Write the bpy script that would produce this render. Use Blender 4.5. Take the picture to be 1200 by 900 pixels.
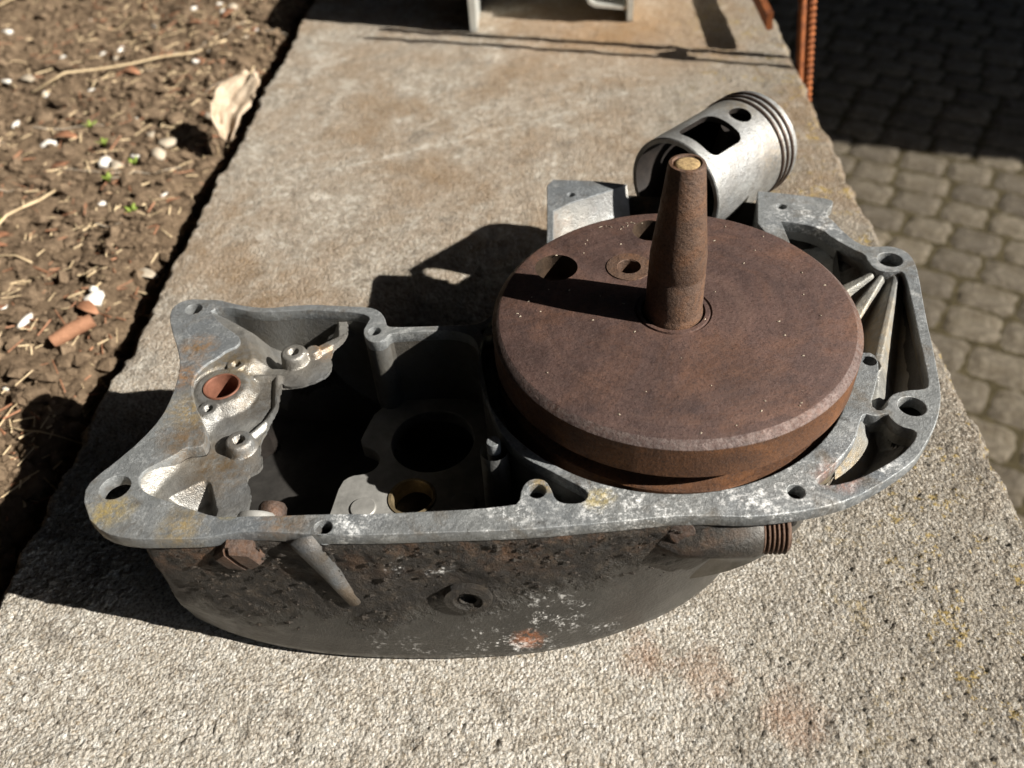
import bpy, bmesh, math, random
import numpy as np
from mathutils import Vector, Matrix
from mathutils.noise import noise as vn
for _o in list(bpy.data.objects): bpy.data.objects.remove(_o)
PI = math.pi
scene = bpy.context.scene; C = scene.collection
# ------------------------------------------------------------------ camera (metres; origin on the slab below the flywheel axis)
RM = Matrix(((0.998037, 0.020763, 0.059084), (0.028047, 0.695349, -0.718125), (-0.055995, 0.718372, 0.693402)))
CAM = (-.049225, -.294141, .357962)
cd = bpy.data.cameras.new('camera'); cam = bpy.data.objects.new('camera', cd); C.objects.link(cam)
cam.matrix_world = Matrix.Translation(CAM) @ RM.to_4x4()
cd.sensor_width = 36; cd.lens = 30.0; cd.clip_start = .01; cd.clip_end = 100
cd.dof.use_dof = True; cd.dof.focus_distance = .375; cd.dof.aperture_fstop = 9.0
scene.camera = cam
def project(p):
    q = RM.transposed() @ (Vector(p) - Vector(CAM))
    return None if q.z > -.01 else (600 + 1000 * q.x / -q.z, 450 - 1000 * q.y / -q.z)
# ------------------------------------------------------------------ daylight
EL, AZ = math.radians(35.4), math.radians(163.5)     # light travels towards AZ in plan
sd = bpy.data.lights.new('sun', 'SUN'); sd.energy = 5.0; sd.angle = math.radians(.5); sd.color = (1, .955, .885)
sun = bpy.data.objects.new('sun', sd); C.objects.link(sun)
ld = Vector((math.cos(AZ) * math.cos(EL), math.sin(AZ) * math.cos(EL), -math.sin(EL)))
sun.rotation_euler = ld.to_track_quat('-Z', 'Y').to_euler(); sun.location = (3, -1, 3)
w = bpy.data.worlds.new('World'); scene.world = w; w.use_nodes = True
nt = w.node_tree; bg = nt.nodes['Background']; sky = nt.nodes.new('ShaderNodeTexSky'); sky.sky_type = 'NISHITA'; sky.sun_disc = False
sky.sun_elevation = EL; sky.sun_rotation = math.atan2(-ld.x, -ld.y)
nt.links.new(sky.outputs[0], bg.inputs[0]); bg.inputs[1].default_value = .05
scene.view_settings.view_transform = 'Standard'; scene.view_settings.look = 'None'; scene.view_settings.exposure = 1.27; scene.view_settings.gamma = 1
scene.render.engine = 'CYCLES'
ZF, ZD = .0927, .1147        # heights of the casing's split face and of the flywheel's upper edge
PT = 12.0                     # turn of the piston about its own axis, degrees
# plan positions (metres) of the casing outline, cavities and fittings
D = {'OUT_A':[[-0.24458,-0.08313],[-0.24707,-0.07509],[-0.24294,-0.06691],[-0.24066,-0.06414],[-0.23235,-0.04977],[-0.22777,-0.03607],[-0.22726,-0.02317],[-0.22823,-0.01132],[-0.23035,-0.0007],[-0.23514,0.01044],[-0.24143,0.02209],[-0.24711,0.03421],[-0.24799,0.04245],[-0.24501,0.04722],[-0.23925,0.04909],[-0.23263,0.0481],[-0.22443,0.04775],[-0.2182,0.04469],[-0.20757,0.04147],[-0.19696,0.03966],[-0.18631,0.04127],[-0.17366,0.04178],[-0.15751,0.03966],[-0.14559,0.03856],[-0.1395,0.03526],[-0.13586,0.02913],[-0.13503,0.02453],[-0.13218,0.02216],[-0.11292,0.02239],[-0.09292,0.02258],[-0.08721,0.02461],[-0.0817,0.03224],[-0.07882,0.04568],[-0.07411,0.06183],[-0.06544,0.07333],[-0.05646,0.08054],[-0.05598,0.10134],[-0.05595,0.12714],[-0.05591,0.15507],[-0.04128,0.15312],[-0.02479,0.15107],[-0.00915,0.14623]],
 'MOUTH_L':[[-0.01584,0.14197],[-0.03193,0.13378],[-0.04281,0.12813],[-0.0521,0.12071],[-0.05279,0.08899]],
 'MOUTH_R':[[0.0606,0.09326],[0.05802,0.10154],[0.06375,0.13409]],
 'OUT_B':[[0.0716,0.13268],[0.08724,0.1281],[0.10261,0.12359],[0.1023,0.11837],[0.09708,0.11182],[0.09618,0.10598],[0.09833,0.10171],[0.10037,0.09347],[0.10413,0.08379],[0.10833,0.07817],[0.11324,0.07715],[0.12194,0.07746],[0.12781,0.07263],[0.12938,0.06515],[0.12842,0.05514],[0.12144,0.02083],[0.11844,0.00274],[0.11526,-0.01421],[0.11226,-0.02911],[0.10831,-0.0402],[0.10236,-0.05125],[0.09761,-0.05773],[0.0913,-0.06625],[0.0839,-0.0723],[0.07341,-0.07943],[0.06129,-0.08634],[0.04981,-0.09025],[0.03914,-0.09252],[0.02836,-0.09397],[0.01837,-0.09463],[0.00509,-0.09363],[-0.01006,-0.09382],[-0.0241,-0.09563],[-0.03872,-0.09703],[-0.05334,-0.09843],[-0.0673,-0.09944],[-0.0826,-0.10003],[-0.09634,-0.10025],[-0.11206,-0.10085],[-0.12524,-0.10108],[-0.13521,-0.10096],[-0.14155,-0.10088],[-0.15172,-0.10015],[-0.16407,-0.09898],[-0.17255,-0.09888],[-0.17912,-0.0996],[-0.18863,-0.10189],[-0.20381,-0.10211],[-0.21921,-0.10192],[-0.23078,-0.09854],[-0.23847,-0.09222]],
 'H1':[[-0.22765,0.04023],[-0.223,0.03325],[-0.21671,0.02637],[-0.21127,0.02226],[-0.20557,0.01692],[-0.20493,0.01124],[-0.21003,0.00833],[-0.21289,0.00354],[-0.21802,-0.0017],[-0.22071,-0.00924],[-0.21989,-0.01726],[-0.21491,-0.02842],[-0.20849,-0.03812],[-0.20414,-0.04641],[-0.20285,-0.0534],[-0.20694,-0.05477],[-0.21146,-0.05467],[-0.21459,-0.05896],[-0.2226,-0.06496],[-0.22574,-0.06863],[-0.22491,-0.07413],[-0.22043,-0.07868],[-0.21206,-0.08234],[-0.20171,-0.08597],[-0.19213,-0.08994],[-0.1854,-0.09171],[-0.18032,-0.09137],[-0.16077,-0.09123],[-0.14245,-0.09066],[-0.1234,-0.09094],[-0.10328,-0.08999],[-0.08323,-0.08905],[-0.07125,-0.08756],[-0.06726,-0.08679],[-0.06641,-0.07912],[-0.06409,-0.07523],[-0.06034,-0.07398],[-0.05657,-0.07537],[-0.05454,-0.07976],[-0.05323,-0.08448],[-0.05059,-0.08663],[-0.04595,-0.08712],[-0.04194,-0.08635],[-0.03983,-0.08301],[-0.04172,-0.07955],[-0.04973,-0.07417],[-0.05657,-0.06913],[-0.06284,-0.06537],[-0.06856,-0.06014],[-0.07453,-0.05142],[-0.07935,-0.04036],[-0.08296,-0.02723],[-0.08559,-0.01344],[-0.08757,0.00109],[-0.08922,0.00898],[-0.09242,0.01466],[-0.10178,0.01878],[-0.11213,0.01853],[-0.12661,0.01781],[-0.13239,0.01739],[-0.13347,0.01304],[-0.1381,0.01073],[-0.14305,0.01339],[-0.14571,0.0198],[-0.14449,0.02555],[-0.14347,0.03009],[-0.14829,0.03361],[-0.15895,0.03538],[-0.17673,0.03746],[-0.19614,0.03622],[-0.20651,0.03732],[-0.21725,0.04118]],
 'H2':[[0.06718,0.10433],[0.08132,0.10022],[0.09001,0.09485],[0.09481,0.08507],[0.10202,0.07546],[0.1068,0.07071],[0.10652,0.06482],[0.10834,0.05752],[0.11433,0.0551],[0.12046,0.05623],[0.12148,0.05265],[0.1187,0.03378],[0.11374,0.00587],[0.11056,-0.01406],[0.10831,-0.02586],[0.10518,-0.02786],[0.09795,-0.02818],[0.09204,-0.03009],[0.08856,-0.0336],[0.08742,-0.03764],[0.08311,-0.04053],[0.0807,-0.03645],[0.08545,-0.02676],[0.09122,-0.01233],[0.09092,-0.00384],[0.08496,-0.00364]],
 'H3':[[0.07659,-0.04136],[0.08092,-0.04345],[0.0863,-0.04161],[0.08692,-0.04557],[0.08957,-0.04951],[0.09391,-0.05105],[0.09488,-0.05345],[0.09165,-0.05852],[0.08512,-0.06478],[0.07689,-0.07041],[0.06461,-0.07714],[0.05448,-0.07995],[0.04916,-0.079],[0.04941,-0.07643],[0.05456,-0.07261],[0.06332,-0.06386],[0.07035,-0.05476],[0.07321,-0.04766]],
 'HOLES':{'ear_back':[[-0.23622,0.04058],4.2],
 'ear_front':[[-0.23409,-0.07577],6.2],
 'lug':[[-0.06029,-0.08052],3.6],
 'ear_r':[[0.11775,0.06573],6.0],
 'ear_r2':[[0.09752,-0.03791],5.6],
 'small_r':[[0.08756,-0.00941],3.6],
 'rim_f':[[0.04023,-0.08266],3.4],
 'rim_l':[[-0.14291,-0.09724],3.4],
 'b1':[[-0.1398,0.01957],2.9],
 'b2':[[-0.08516,0.01689],3.2],
 'part':[[-0.07876,-0.05374],3.0],
 'brk_l':[[-0.04213,0.13717],2.2],
 'brk_r':[[0.07385,0.1175],2.6]},'CAST':{'bearing':[-0.20619,-0.01597],
 't1':[-0.21167,0.01588],
 't2':[-0.20336,-0.00098],
 't3':[-0.20848,-0.03021],
 't4':[-0.20904,-0.04781],
 'boss1':[-0.17749,0.00659],
 'boss2':[-0.18924,-0.04976],
 'rib0':[-0.16918,0.0106],
 'rib1':[-0.15568,0.02145],
 'lip0':[-0.19345,-0.00603],
 'lip1':[-0.18334,-0.00576],
 'lip2':[-0.179,-0.02616],
 'lip3':[-0.18126,-0.03464],
 'lip4':[-0.19259,-0.05264]},'CASTEDGE':[[-0.1854,-0.09171],[-0.18238,-0.08498],[-0.17792,-0.08333],[-0.17926,-0.07404],[-0.18357,-0.06573],[-0.17941,-0.06348],[-0.17765,-0.05878],[-0.18232,-0.04892],[-0.18061,-0.03413],[-0.179,-0.02616],[-0.18116,-0.00816],[-0.17781,-0.01229],[-0.16712,-0.00976],[-0.15803,-0.00247],[-0.16211,0.01283],[-0.15505,0.02271],[-0.15709,0.03464],[-0.22806,0.04163],[-0.26676,0.02962],[-0.24891,-0.0705],[-0.21978,-0.08868]],
 'POCKA':[[-0.2277,0.03886],[-0.21856,0.03307],[-0.20614,0.02401],[-0.20116,0.01298],[-0.1954,0.00174],[-0.18965,-0.00321],[-0.1806,-0.0035],[-0.17341,0.00101],[-0.16337,0.01288],[-0.15505,0.02271],[-0.16081,0.05638],[-0.23527,0.06341]],
 'POCKB':[[-0.22425,-0.07187],[-0.21947,-0.06549],[-0.2119,-0.05806],[-0.2047,-0.05724],[-0.19808,-0.06216],[-0.19393,-0.07152],[-0.18862,-0.08272],[-0.18795,-0.09],[-0.2022,-0.08553],[-0.21847,-0.07916]],
 'RIBS':[[[0.10669,0.0576],[0.08491,0.04877]],[[0.11105,0.05526],[0.0901,0.02847]],[[0.11862,0.0556],[0.09207,-0.00787],[0.08335,-0.03448]]],
 'PLATE':[[-0.15876,-0.0631],[-0.1576,-0.05441],[-0.15589,-0.0367],[-0.15121,-0.03257],[-0.1463,-0.03213],[-0.14163,-0.03009],[-0.13891,-0.02583],[-0.13919,-0.02091],[-0.1428,-0.01638],[-0.15104,-0.01281],[-0.14859,-0.0007],[-0.14542,0.01067],[-0.13437,0.01844],[-0.11111,0.01905],[-0.08644,0.01586],[-0.06809,-0.0251],[-0.0655,-0.06434]],
 'PLATE_HOLE':[-0.11408,-0.0108],
 'BUSH':[-0.12028,-0.04655],
 'RIV':[[-0.14249,-0.05267],[-0.09602,-0.05042]],
 'WT':[[-0.21896,-0.10072],[-0.20592,-0.10088],[-0.1891,-0.10028],[-0.16946,-0.0977],[-0.14898,-0.09878],[-0.12875,-0.09984],[-0.1089,-0.09969],[-0.08267,-0.09884],[-0.05659,-0.09759],[-0.03056,-0.09554],[-0.00772,-0.09304],[0.01161,-0.09292]],
 'WB':[[-0.22658,-0.08477],[-0.21847,-0.08842],[-0.20874,-0.09245],[-0.19462,-0.09687],[-0.17196,-0.10164],[-0.14386,-0.10465],[-0.12041,-0.10553],[-0.0896,-0.10518],[-0.05904,-0.10276],[-0.02815,-0.09445],[0.00408,-0.08021],[0.03001,-0.05861]],
 'WBACK':[[0.03006,-0.08831],[0.05247,-0.06725],[0.06941,-0.03917],[0.08388,0.00398],[0.09418,0.06986],[0.10255,0.11749],[0.06343,0.1323],[-0.00934,0.14342],[-0.05491,0.15114],[-0.05509,0.08516],[-0.07395,0.05603],[-0.07967,0.03415],[-0.08949,0.02085],[-0.13105,0.01988],[-0.146,0.03553],[-0.1726,0.03865],[-0.1963,0.0369],[-0.22685,0.04366],[-0.23905,0.03389],[-0.23023,0.00291],[-0.22436,-0.02599],[-0.22286,-0.06636]],
 'FRONT':{'plug_out':[-0.17793,-0.09571],
 'plug_in':[-0.1767,-0.07187],
 'fin':[-0.14456,-0.10084],
 'stub':[0.02411,-0.09033],
 'boss':[-0.08987,-0.09725]},'SOIL':{'c':[[-0.78148,0.85093],[-0.35736,0.79697],[-0.35442,-0.04482],[-0.4999,0.26033]]},'PAVE':[[0.65929,1.67623],[1.06577,1.57617],[1.45762,2.58151],[0.72062,2.67527],[0.66303,0.54292],[0.64899,0.76546]],
 'SHARD':[-0.3619,0.46948],
 'STICK':[[-0.40216,0.14265],[-0.37837,0.16009]],
 'WHITE':[[-0.38929,0.18781],[-0.43295,0.1662],[-0.41381,0.09908],[-0.62121,0.75454],[-0.56587,0.65561],[-0.54186,0.65309],[-0.60719,0.64597],[-0.52769,0.63324],[-0.39326,0.19805],[-0.46379,0.39846],[-0.70128,0.71153],[-0.485,0.75184],[-0.58183,0.54344],[-0.53004,0.43173],[-0.4385,0.40905],[-0.64136,0.57924],[-0.58528,0.47845],[-0.38649,0.33689]],
 'FRAME':[[-0.13116,0.61481],[0.02988,0.62606],[-0.01785,0.68522],[0.02864,0.64742]]}
# ------------------------------------------------------------------ helpers
def link(o, parent=None):
    C.objects.link(o)
    if parent is not None: o.parent = parent
    return o
def tag(o, label=None, cat=None, group=None, kind=None):
    if label: o['label'] = label
    if cat: o['category'] = cat
    if group: o['group'] = group
    if kind: o['kind'] = kind
    return o
def empty(name, loc=(0, 0, 0), rz=0.0):
    o = bpy.data.objects.new(name, None); o.location = loc; o.rotation_euler = (0, 0, rz)
    o.empty_display_size = 0.01
    return link(o)
def mesh_obj(name, verts, faces, mats, parent=None, smooth=False, loc=None):
    me = bpy.data.meshes.new(name)
    me.from_pydata([tuple(map(float, v)) for v in verts], [], faces)
    for m in (mats if isinstance(mats, (list, tuple)) else [mats]): me.materials.append(m)
    if smooth: me.polygons.foreach_set('use_smooth', [True] * len(me.polygons))
    me.update()
    o = bpy.data.objects.new(name, me)
    if loc is not None: o.location = loc
    return link(o, parent)
def bm_obj(name, bm, mats, parent=None, smooth=False, loc=None):
    bmesh.ops.recalc_face_normals(bm, faces=bm.faces[:])
    me = bpy.data.meshes.new(name); bm.to_mesh(me); bm.free()
    for m in (mats if isinstance(mats, (list, tuple)) else [mats]): me.materials.append(m)
    if smooth: me.polygons.foreach_set('use_smooth', [True] * len(me.polygons))
    o = bpy.data.objects.new(name, me)
    if loc is not None: o.location = loc
    return link(o, parent)
def shade_auto(o, deg=35):
    me = o.data; bm = bmesh.new(); bm.from_mesh(me)
    for f in bm.faces: f.smooth = True
    lim = math.radians(deg)
    for e in bm.edges:
        if len(e.link_faces) == 2: e.smooth = e.calc_face_angle(0) < lim
    bm.to_mesh(me); bm.free()
def curve_prism(name, loops, z0, z1, mat, parent=None, bevel=0.0004):
    """filled 2-D outline (first loop) with holes (the others), extruded from z0 to z1, rounded edges"""
    cu = bpy.data.curves.new(name, 'CURVE'); cu.dimensions = '2D'; cu.fill_mode = 'BOTH'
    cu.extrude = (z1 - z0) / 2 - bevel; cu.bevel_depth = bevel; cu.bevel_resolution = 1; cu.offset = -bevel
    for l in loops:
        sp = cu.splines.new('POLY'); sp.points.add(len(l) - 1)
        for i, p in enumerate(l): sp.points[i].co = (p[0], p[1], 0, 1)
        sp.use_cyclic_u = True
    t = bpy.data.objects.new(name, cu); C.objects.link(t)
    dg = bpy.context.evaluated_depsgraph_get(); dg.update()
    me = bpy.data.meshes.new_from_object(t.evaluated_get(dg))
    bpy.data.objects.remove(t); bpy.data.curves.remove(cu)
    me.transform(Matrix.Translation((0, 0, (z0 + z1) / 2))); me.name = name
    me.materials.clear(); me.materials.append(mat)
    o = bpy.data.objects.new(name, me); link(o, parent)
    return o
def boolean(o, cutters, op='DIFFERENCE'):
    for c in cutters:
        m = o.modifiers.new('b', 'BOOLEAN'); m.operation = op; m.object = c; m.solver = 'EXACT'
    dg = bpy.context.evaluated_depsgraph_get(); dg.update()
    me = bpy.data.meshes.new_from_object(o.evaluated_get(dg))
    o.modifiers.clear(); old = o.data; o.data = me; me.name = old.name
    for c in cutters: bpy.data.objects.remove(c)
def circle_pts(c, r, n=24, ph=0.0):
    return [(c[0] + r * math.cos(2 * PI * k / n + ph), c[1] + r * math.sin(2 * PI * k / n + ph)) for k in range(n)]
def chaikin(l, it=1, closed=True):
    for _ in range(it):
        out = []; n = len(l)
        if not closed: out.append(l[0])
        for i in range(n if closed else n - 1):
            a, b = l[i], l[(i + 1) % n]
            out.append(tuple(a[k] * .75 + b[k] * .25 for k in range(len(a))))
            out.append(tuple(a[k] * .25 + b[k] * .75 for k in range(len(a))))
        if not closed: out.append(l[-1])
        l = out
    return l
def loft(rings, closed=True, cap_bottom=False, cap_top=False):
    n = len(rings[0]); V = [p for r in rings for p in r]; F = []
    for k in range(len(rings) - 1):
        for i in range(n if closed else n - 1):
            j = (i + 1) % n
            F.append((k * n + i, k * n + j, (k + 1) * n + j, (k + 1) * n + i))
    if cap_bottom: F.append(tuple((len(rings) - 1) * n + i for i in range(n)))
    if cap_top: F.append(tuple(range(n - 1, -1, -1)))
    return V, F
def lathe(profile, n=64, axis='z'):
    """profile: list of (r, z); closed solid of revolution"""
    V = []; F = []
    for r, z in profile:
        for k in range(n):
            a = 2 * PI * k / n; V.append((r * math.cos(a), r * math.sin(a), z))
    m = len(profile)
    for i in range(m - 1):
        for k in range(n):
            j = (k + 1) % n; F.append((i * n + k, i * n + j, (i + 1) * n + j, (i + 1) * n + k))
    F.append(tuple(range(n - 1, -1, -1))); F.append(tuple((m - 1) * n + k for k in range(n)))
    return V, F
def tube_path(pts, radii, n=8, cap=True):
    V = []; F = []; P = [Vector(p) for p in pts]
    for i, p in enumerate(P):
        d = (P[min(i + 1, len(P) - 1)] - P[max(i - 1, 0)]).normalized()
        u = d.cross(Vector((0, 0, 1)));
        if u.length < 1e-3: u = d.cross(Vector((1, 0, 0)))
        u.normalize(); v = d.cross(u)
        r = radii[i] if isinstance(radii, (list, tuple)) else radii
        for k in range(n):
            a = 2 * PI * k / n; V.append(p + u * r * math.cos(a) + v * r * math.sin(a))
    for i in range(len(P) - 1):
        for k in range(n):
            j = (k + 1) % n; F.append((i * n + k, i * n + j, (i + 1) * n + j, (i + 1) * n + k))
    if cap: F.append(tuple(range(n - 1, -1, -1))); F.append(tuple((len(P) - 1) * n + k for k in range(n)))
    return V, F
def box_vf(x0, x1, y0, y1, z0, z1, off=0):
    V = [(x0, y0, z0), (x1, y0, z0), (x1, y1, z0), (x0, y1, z0), (x0, y0, z1), (x1, y0, z1), (x1, y1, z1), (x0, y1, z1)]
    F = [(0, 3, 2, 1), (4, 5, 6, 7), (0, 1, 5, 4), (1, 2, 6, 5), (2, 3, 7, 6), (3, 0, 4, 7)]
    return V, [tuple(i + off for i in f) for f in F]
# --- numpy fields
def hash2(i, j, s=0):
    h = (i.astype(np.int64) * 374761393 + j.astype(np.int64) * 668265263 + s * 1442695041) & 0x7fffffff
    h = ((h ^ (h >> 13)) * 1274126177) & 0x7fffffff
    h = ((h ^ (h >> 16)) * 2246822519) & 0x7fffffff
    return ((h ^ (h >> 15)) & 0xffffff) / float(0xffffff)
def vnoise(x, y, s=0):
    i = np.floor(x); j = np.floor(y); u = x - i; v = y - j
    u = u * u * (3 - 2 * u); v = v * v * (3 - 2 * v)
    a = hash2(i, j, s); b = hash2(i + 1, j, s); c = hash2(i, j + 1, s); d = hash2(i + 1, j + 1, s)
    return (a * (1 - u) + b * u) * (1 - v) + (c * (1 - u) + d * u) * v
def fbm(x, y, oct=4, s=0):
    t = 0; a = .5
    for k in range(oct):
        t = t + a * vnoise(x * 2 ** k + 17.3 * k, y * 2 ** k - 9.1 * k, s + k); a *= .5
    return t
def grains(x, y, s=0):
    """rounded pebbly relief, 0..1, cells of size 1"""
    i = np.floor(x); j = np.floor(y); best = np.zeros_like(x)
    for a in (-1, 0, 1):
        for b in (-1, 0, 1):
            ci = i + a; cj = j + b
            px = ci + .1 + .8 * hash2(ci, cj, s); py = cj + .1 + .8 * hash2(ci, cj, s + 1)
            rr = .42 + .38 * hash2(ci, cj, s + 2); hh = .35 + .65 * hash2(ci, cj, s + 3)
            d2 = ((x - px) ** 2 + (y - py) ** 2) / rr ** 2
            best = np.maximum(best, hh * np.sqrt(np.clip(1 - d2, 0, 1)))
    return best
def sst(a, b, x):
    t = np.clip((x - a) / (b - a), 0, 1); return t * t * (3 - 2 * t)
def sd_poly(poly, x, y):
    d = np.full(x.shape, 1e9); ins = np.zeros(x.shape, bool); n = len(poly)
    for i in range(n):
        ax, ay = poly[i]; bx, by = poly[(i + 1) % n]
        ex, ey = bx - ax, by - ay; L = ex * ex + ey * ey + 1e-18
        t = np.clip(((x - ax) * ex + (y - ay) * ey) / L, 0, 1)
        d = np.minimum(d, (x - ax - t * ex) ** 2 + (y - ay - t * ey) ** 2)
        c = ((ay > y) != (by > y)) & (x < (bx - ax) * (y - ay) / ((by - ay) if by != ay else 1e-12) + ax)
        ins ^= c
    d = np.sqrt(d); return np.where(ins, -d, d)
def sd_line(pts, x, y):
    """distance to an open polyline and the position 0..1 along it"""
    d = np.full(x.shape, 1e9); tt = np.zeros(x.shape); n = len(pts) - 1
    for i in range(n):
        ax, ay = pts[i]; bx, by = pts[i + 1]; ex, ey = bx - ax, by - ay; L = ex * ex + ey * ey + 1e-18
        t = np.clip(((x - ax) * ex + (y - ay) * ey) / L, 0, 1)
        q = np.sqrt((x - ax - t * ex) ** 2 + (y - ay - t * ey) ** 2)
        tt = np.where(q < d, (i + t) / n, tt); d = np.minimum(d, q)
    return d, tt
def grid_obj(name, xs, ys, XX, YY, Z, mat, parent=None, mask=None, smooth=True):
    """quad grid mesh; XX, YY, Z of shape (len(ys), len(xs)); mask of cells (ny-1, nx-1)"""
    ny, nx = Z.shape
    co = np.stack([XX, YY, Z], -1).reshape(-1, 3)
    idx = np.arange(nx * ny).reshape(ny, nx)
    q = np.stack([idx[:-1, :-1], idx[:-1, 1:], idx[1:, 1:], idx[1:, :-1]], -1)
    q = q[mask] if mask is not None else q.reshape(-1, 4)
    used = np.unique(q); re = np.zeros(nx * ny, np.int64); re[used] = np.arange(len(used))
    co = co[used]; q = re[q]
    me = bpy.data.meshes.new(name)
    me.vertices.add(len(co)); me.vertices.foreach_set('co', co.astype(np.float32).ravel())
    me.loops.add(q.size); me.loops.foreach_set('vertex_index', q.astype(np.int32).ravel())
    me.polygons.add(len(q)); me.polygons.foreach_set('loop_start', np.arange(0, q.size, 4, dtype=np.int32))
    me.polygons.foreach_set('loop_total', np.full(len(q), 4, np.int32))
    if smooth: me.polygons.foreach_set('use_smooth', np.ones(len(q), bool))
    me.update(calc_edges=True); me.validate()
    me.materials.append(mat)
    return link(bpy.data.objects.new(name, me), parent)

# ------------------------------------------------------------------ materials
class M_:
    def __init__(s, name):
        s.m = bpy.data.materials.new(name); s.m.use_nodes = True
        s.t = s.m.node_tree; s.t.nodes.clear()
        s.out = s.t.nodes.new('ShaderNodeOutputMaterial'); s.b = s.t.nodes.new('ShaderNodeBsdfPrincipled')
        s.t.links.new(s.b.outputs[0], s.out.inputs[0])
        s.co = s.t.nodes.new('ShaderNodeTexCoord').outputs['Object']
    def n(s, typ, **k):
        x = s.t.nodes.new('ShaderNode' + typ)
        for a, v in k.items(): setattr(x, a, v)
        return x
    def set(s, sock, v):
        if isinstance(v, bpy.types.NodeSocket): s.t.links.new(v, sock)
        else:
            if hasattr(sock.default_value, '__len__') and isinstance(v, (tuple, list)) and len(v) == 3 and len(sock.default_value) == 4: v = (*v, 1)
            sock.default_value = v
    def vec(s, scale=(1, 1, 1), off=(0, 0, 0), rot=(0, 0, 0)):
        x = s.n('Mapping'); s.set(x.inputs['Vector'], s.co); x.inputs['Scale'].default_value = scale; x.inputs['Location'].default_value = off; x.inputs['Rotation'].default_value = rot
        return x.outputs[0]
    def noise(s, scale, detail=4, rough=.55, dist=0.0, v=None):
        x = s.n('TexNoise'); s.set(x.inputs['Vector'], v if v is not None else s.co)
        x.inputs['Scale'].default_value = scale; x.inputs['Detail'].default_value = detail; x.inputs['Roughness'].default_value = rough; x.inputs['Distortion'].default_value = dist
        return x.outputs['Fac']
    def voro(s, scale, feature='F1', out='Distance', v=None, rnd=1.0):
        x = s.n('TexVoronoi', feature=feature); s.set(x.inputs['Vector'], v if v is not None else s.co)
        x.inputs['Scale'].default_value = scale; x.inputs['Randomness'].default_value = rnd
        return x.outputs[out]
    def ramp(s, f, stops, interp='LINEAR'):
        x = s.n('ValToRGB'); s.set(x.inputs[0], f); r = x.color_ramp; r.interpolation = interp
        while len(r.elements) < len(stops): r.elements.new(.5)
        for e, (p, c) in zip(r.elements, stops):
            e.position = p; e.color = (c, c, c, 1) if isinstance(c, (int, float)) else (*c, 1)
        return x.outputs[0]
    def mix(s, f, a, b, blend='MIX'):
        x = s.n('Mix', data_type='RGBA', blend_type=blend)
        s.set(x.inputs[0], f); s.set(x.inputs[6], a); s.set(x.inputs[7], b); return x.outputs[2]
    def math(s, op, a, b=0.0, clamp=False):
        x = s.n('Math', operation=op, use_clamp=clamp); s.set(x.inputs[0], a); s.set(x.inputs[1], b); return x.outputs[0]
    def spot(s, p, r0, r1, wob=0.0, wscale=60):
        """1 near object-space point p, fading to 0 between distance r0 and r1"""
        d = s.n('VectorMath', operation='DISTANCE'); s.set(d.inputs[0], s.co); d.inputs[1].default_value = p
        v = d.outputs['Value']
        if wob: v = s.math('ADD', v, s.math('MULTIPLY', s.math('SUBTRACT', s.noise(wscale, 5, .65), .5), wob))
        mr = s.n('MapRange'); s.set(mr.inputs[0], v); mr.inputs[1].default_value = r0; mr.inputs[2].default_value = r1; mr.inputs[3].default_value = 1; mr.inputs[4].default_value = 0
        return mr.outputs[0]
    def axis(s, k):
        x = s.n('SeparateXYZ'); s.set(x.inputs[0], s.co); return x.outputs[k]
    def rng(s, v, a, b, c=0.0, d=1.0):
        mr = s.n('MapRange'); s.set(mr.inputs[0], v); mr.inputs[1].default_value = a; mr.inputs[2].default_value = b; mr.inputs[3].default_value = c; mr.inputs[4].default_value = d
        return mr.outputs[0]
    def bump(s, h, strength, dist, prev=None):
        x = s.n('Bump'); s.set(x.inputs['Height'], h); x.inputs['Strength'].default_value = strength; x.inputs['Distance'].default_value = dist
        if prev is not None: s.set(x.inputs['Normal'], prev)
        return x.outputs[0]
    def done(s, col, rough=.7, metal=0.0, normal=None, spec=.4):
        s.set(s.b.inputs['Base Color'], col); s.set(s.b.inputs['Roughness'], rough); s.set(s.b.inputs['Metallic'], metal)
        s.b.inputs['Specular IOR Level'].default_value = spec
        if normal is not None: s.set(s.b.inputs['Normal'], normal)
        return s.m

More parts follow.
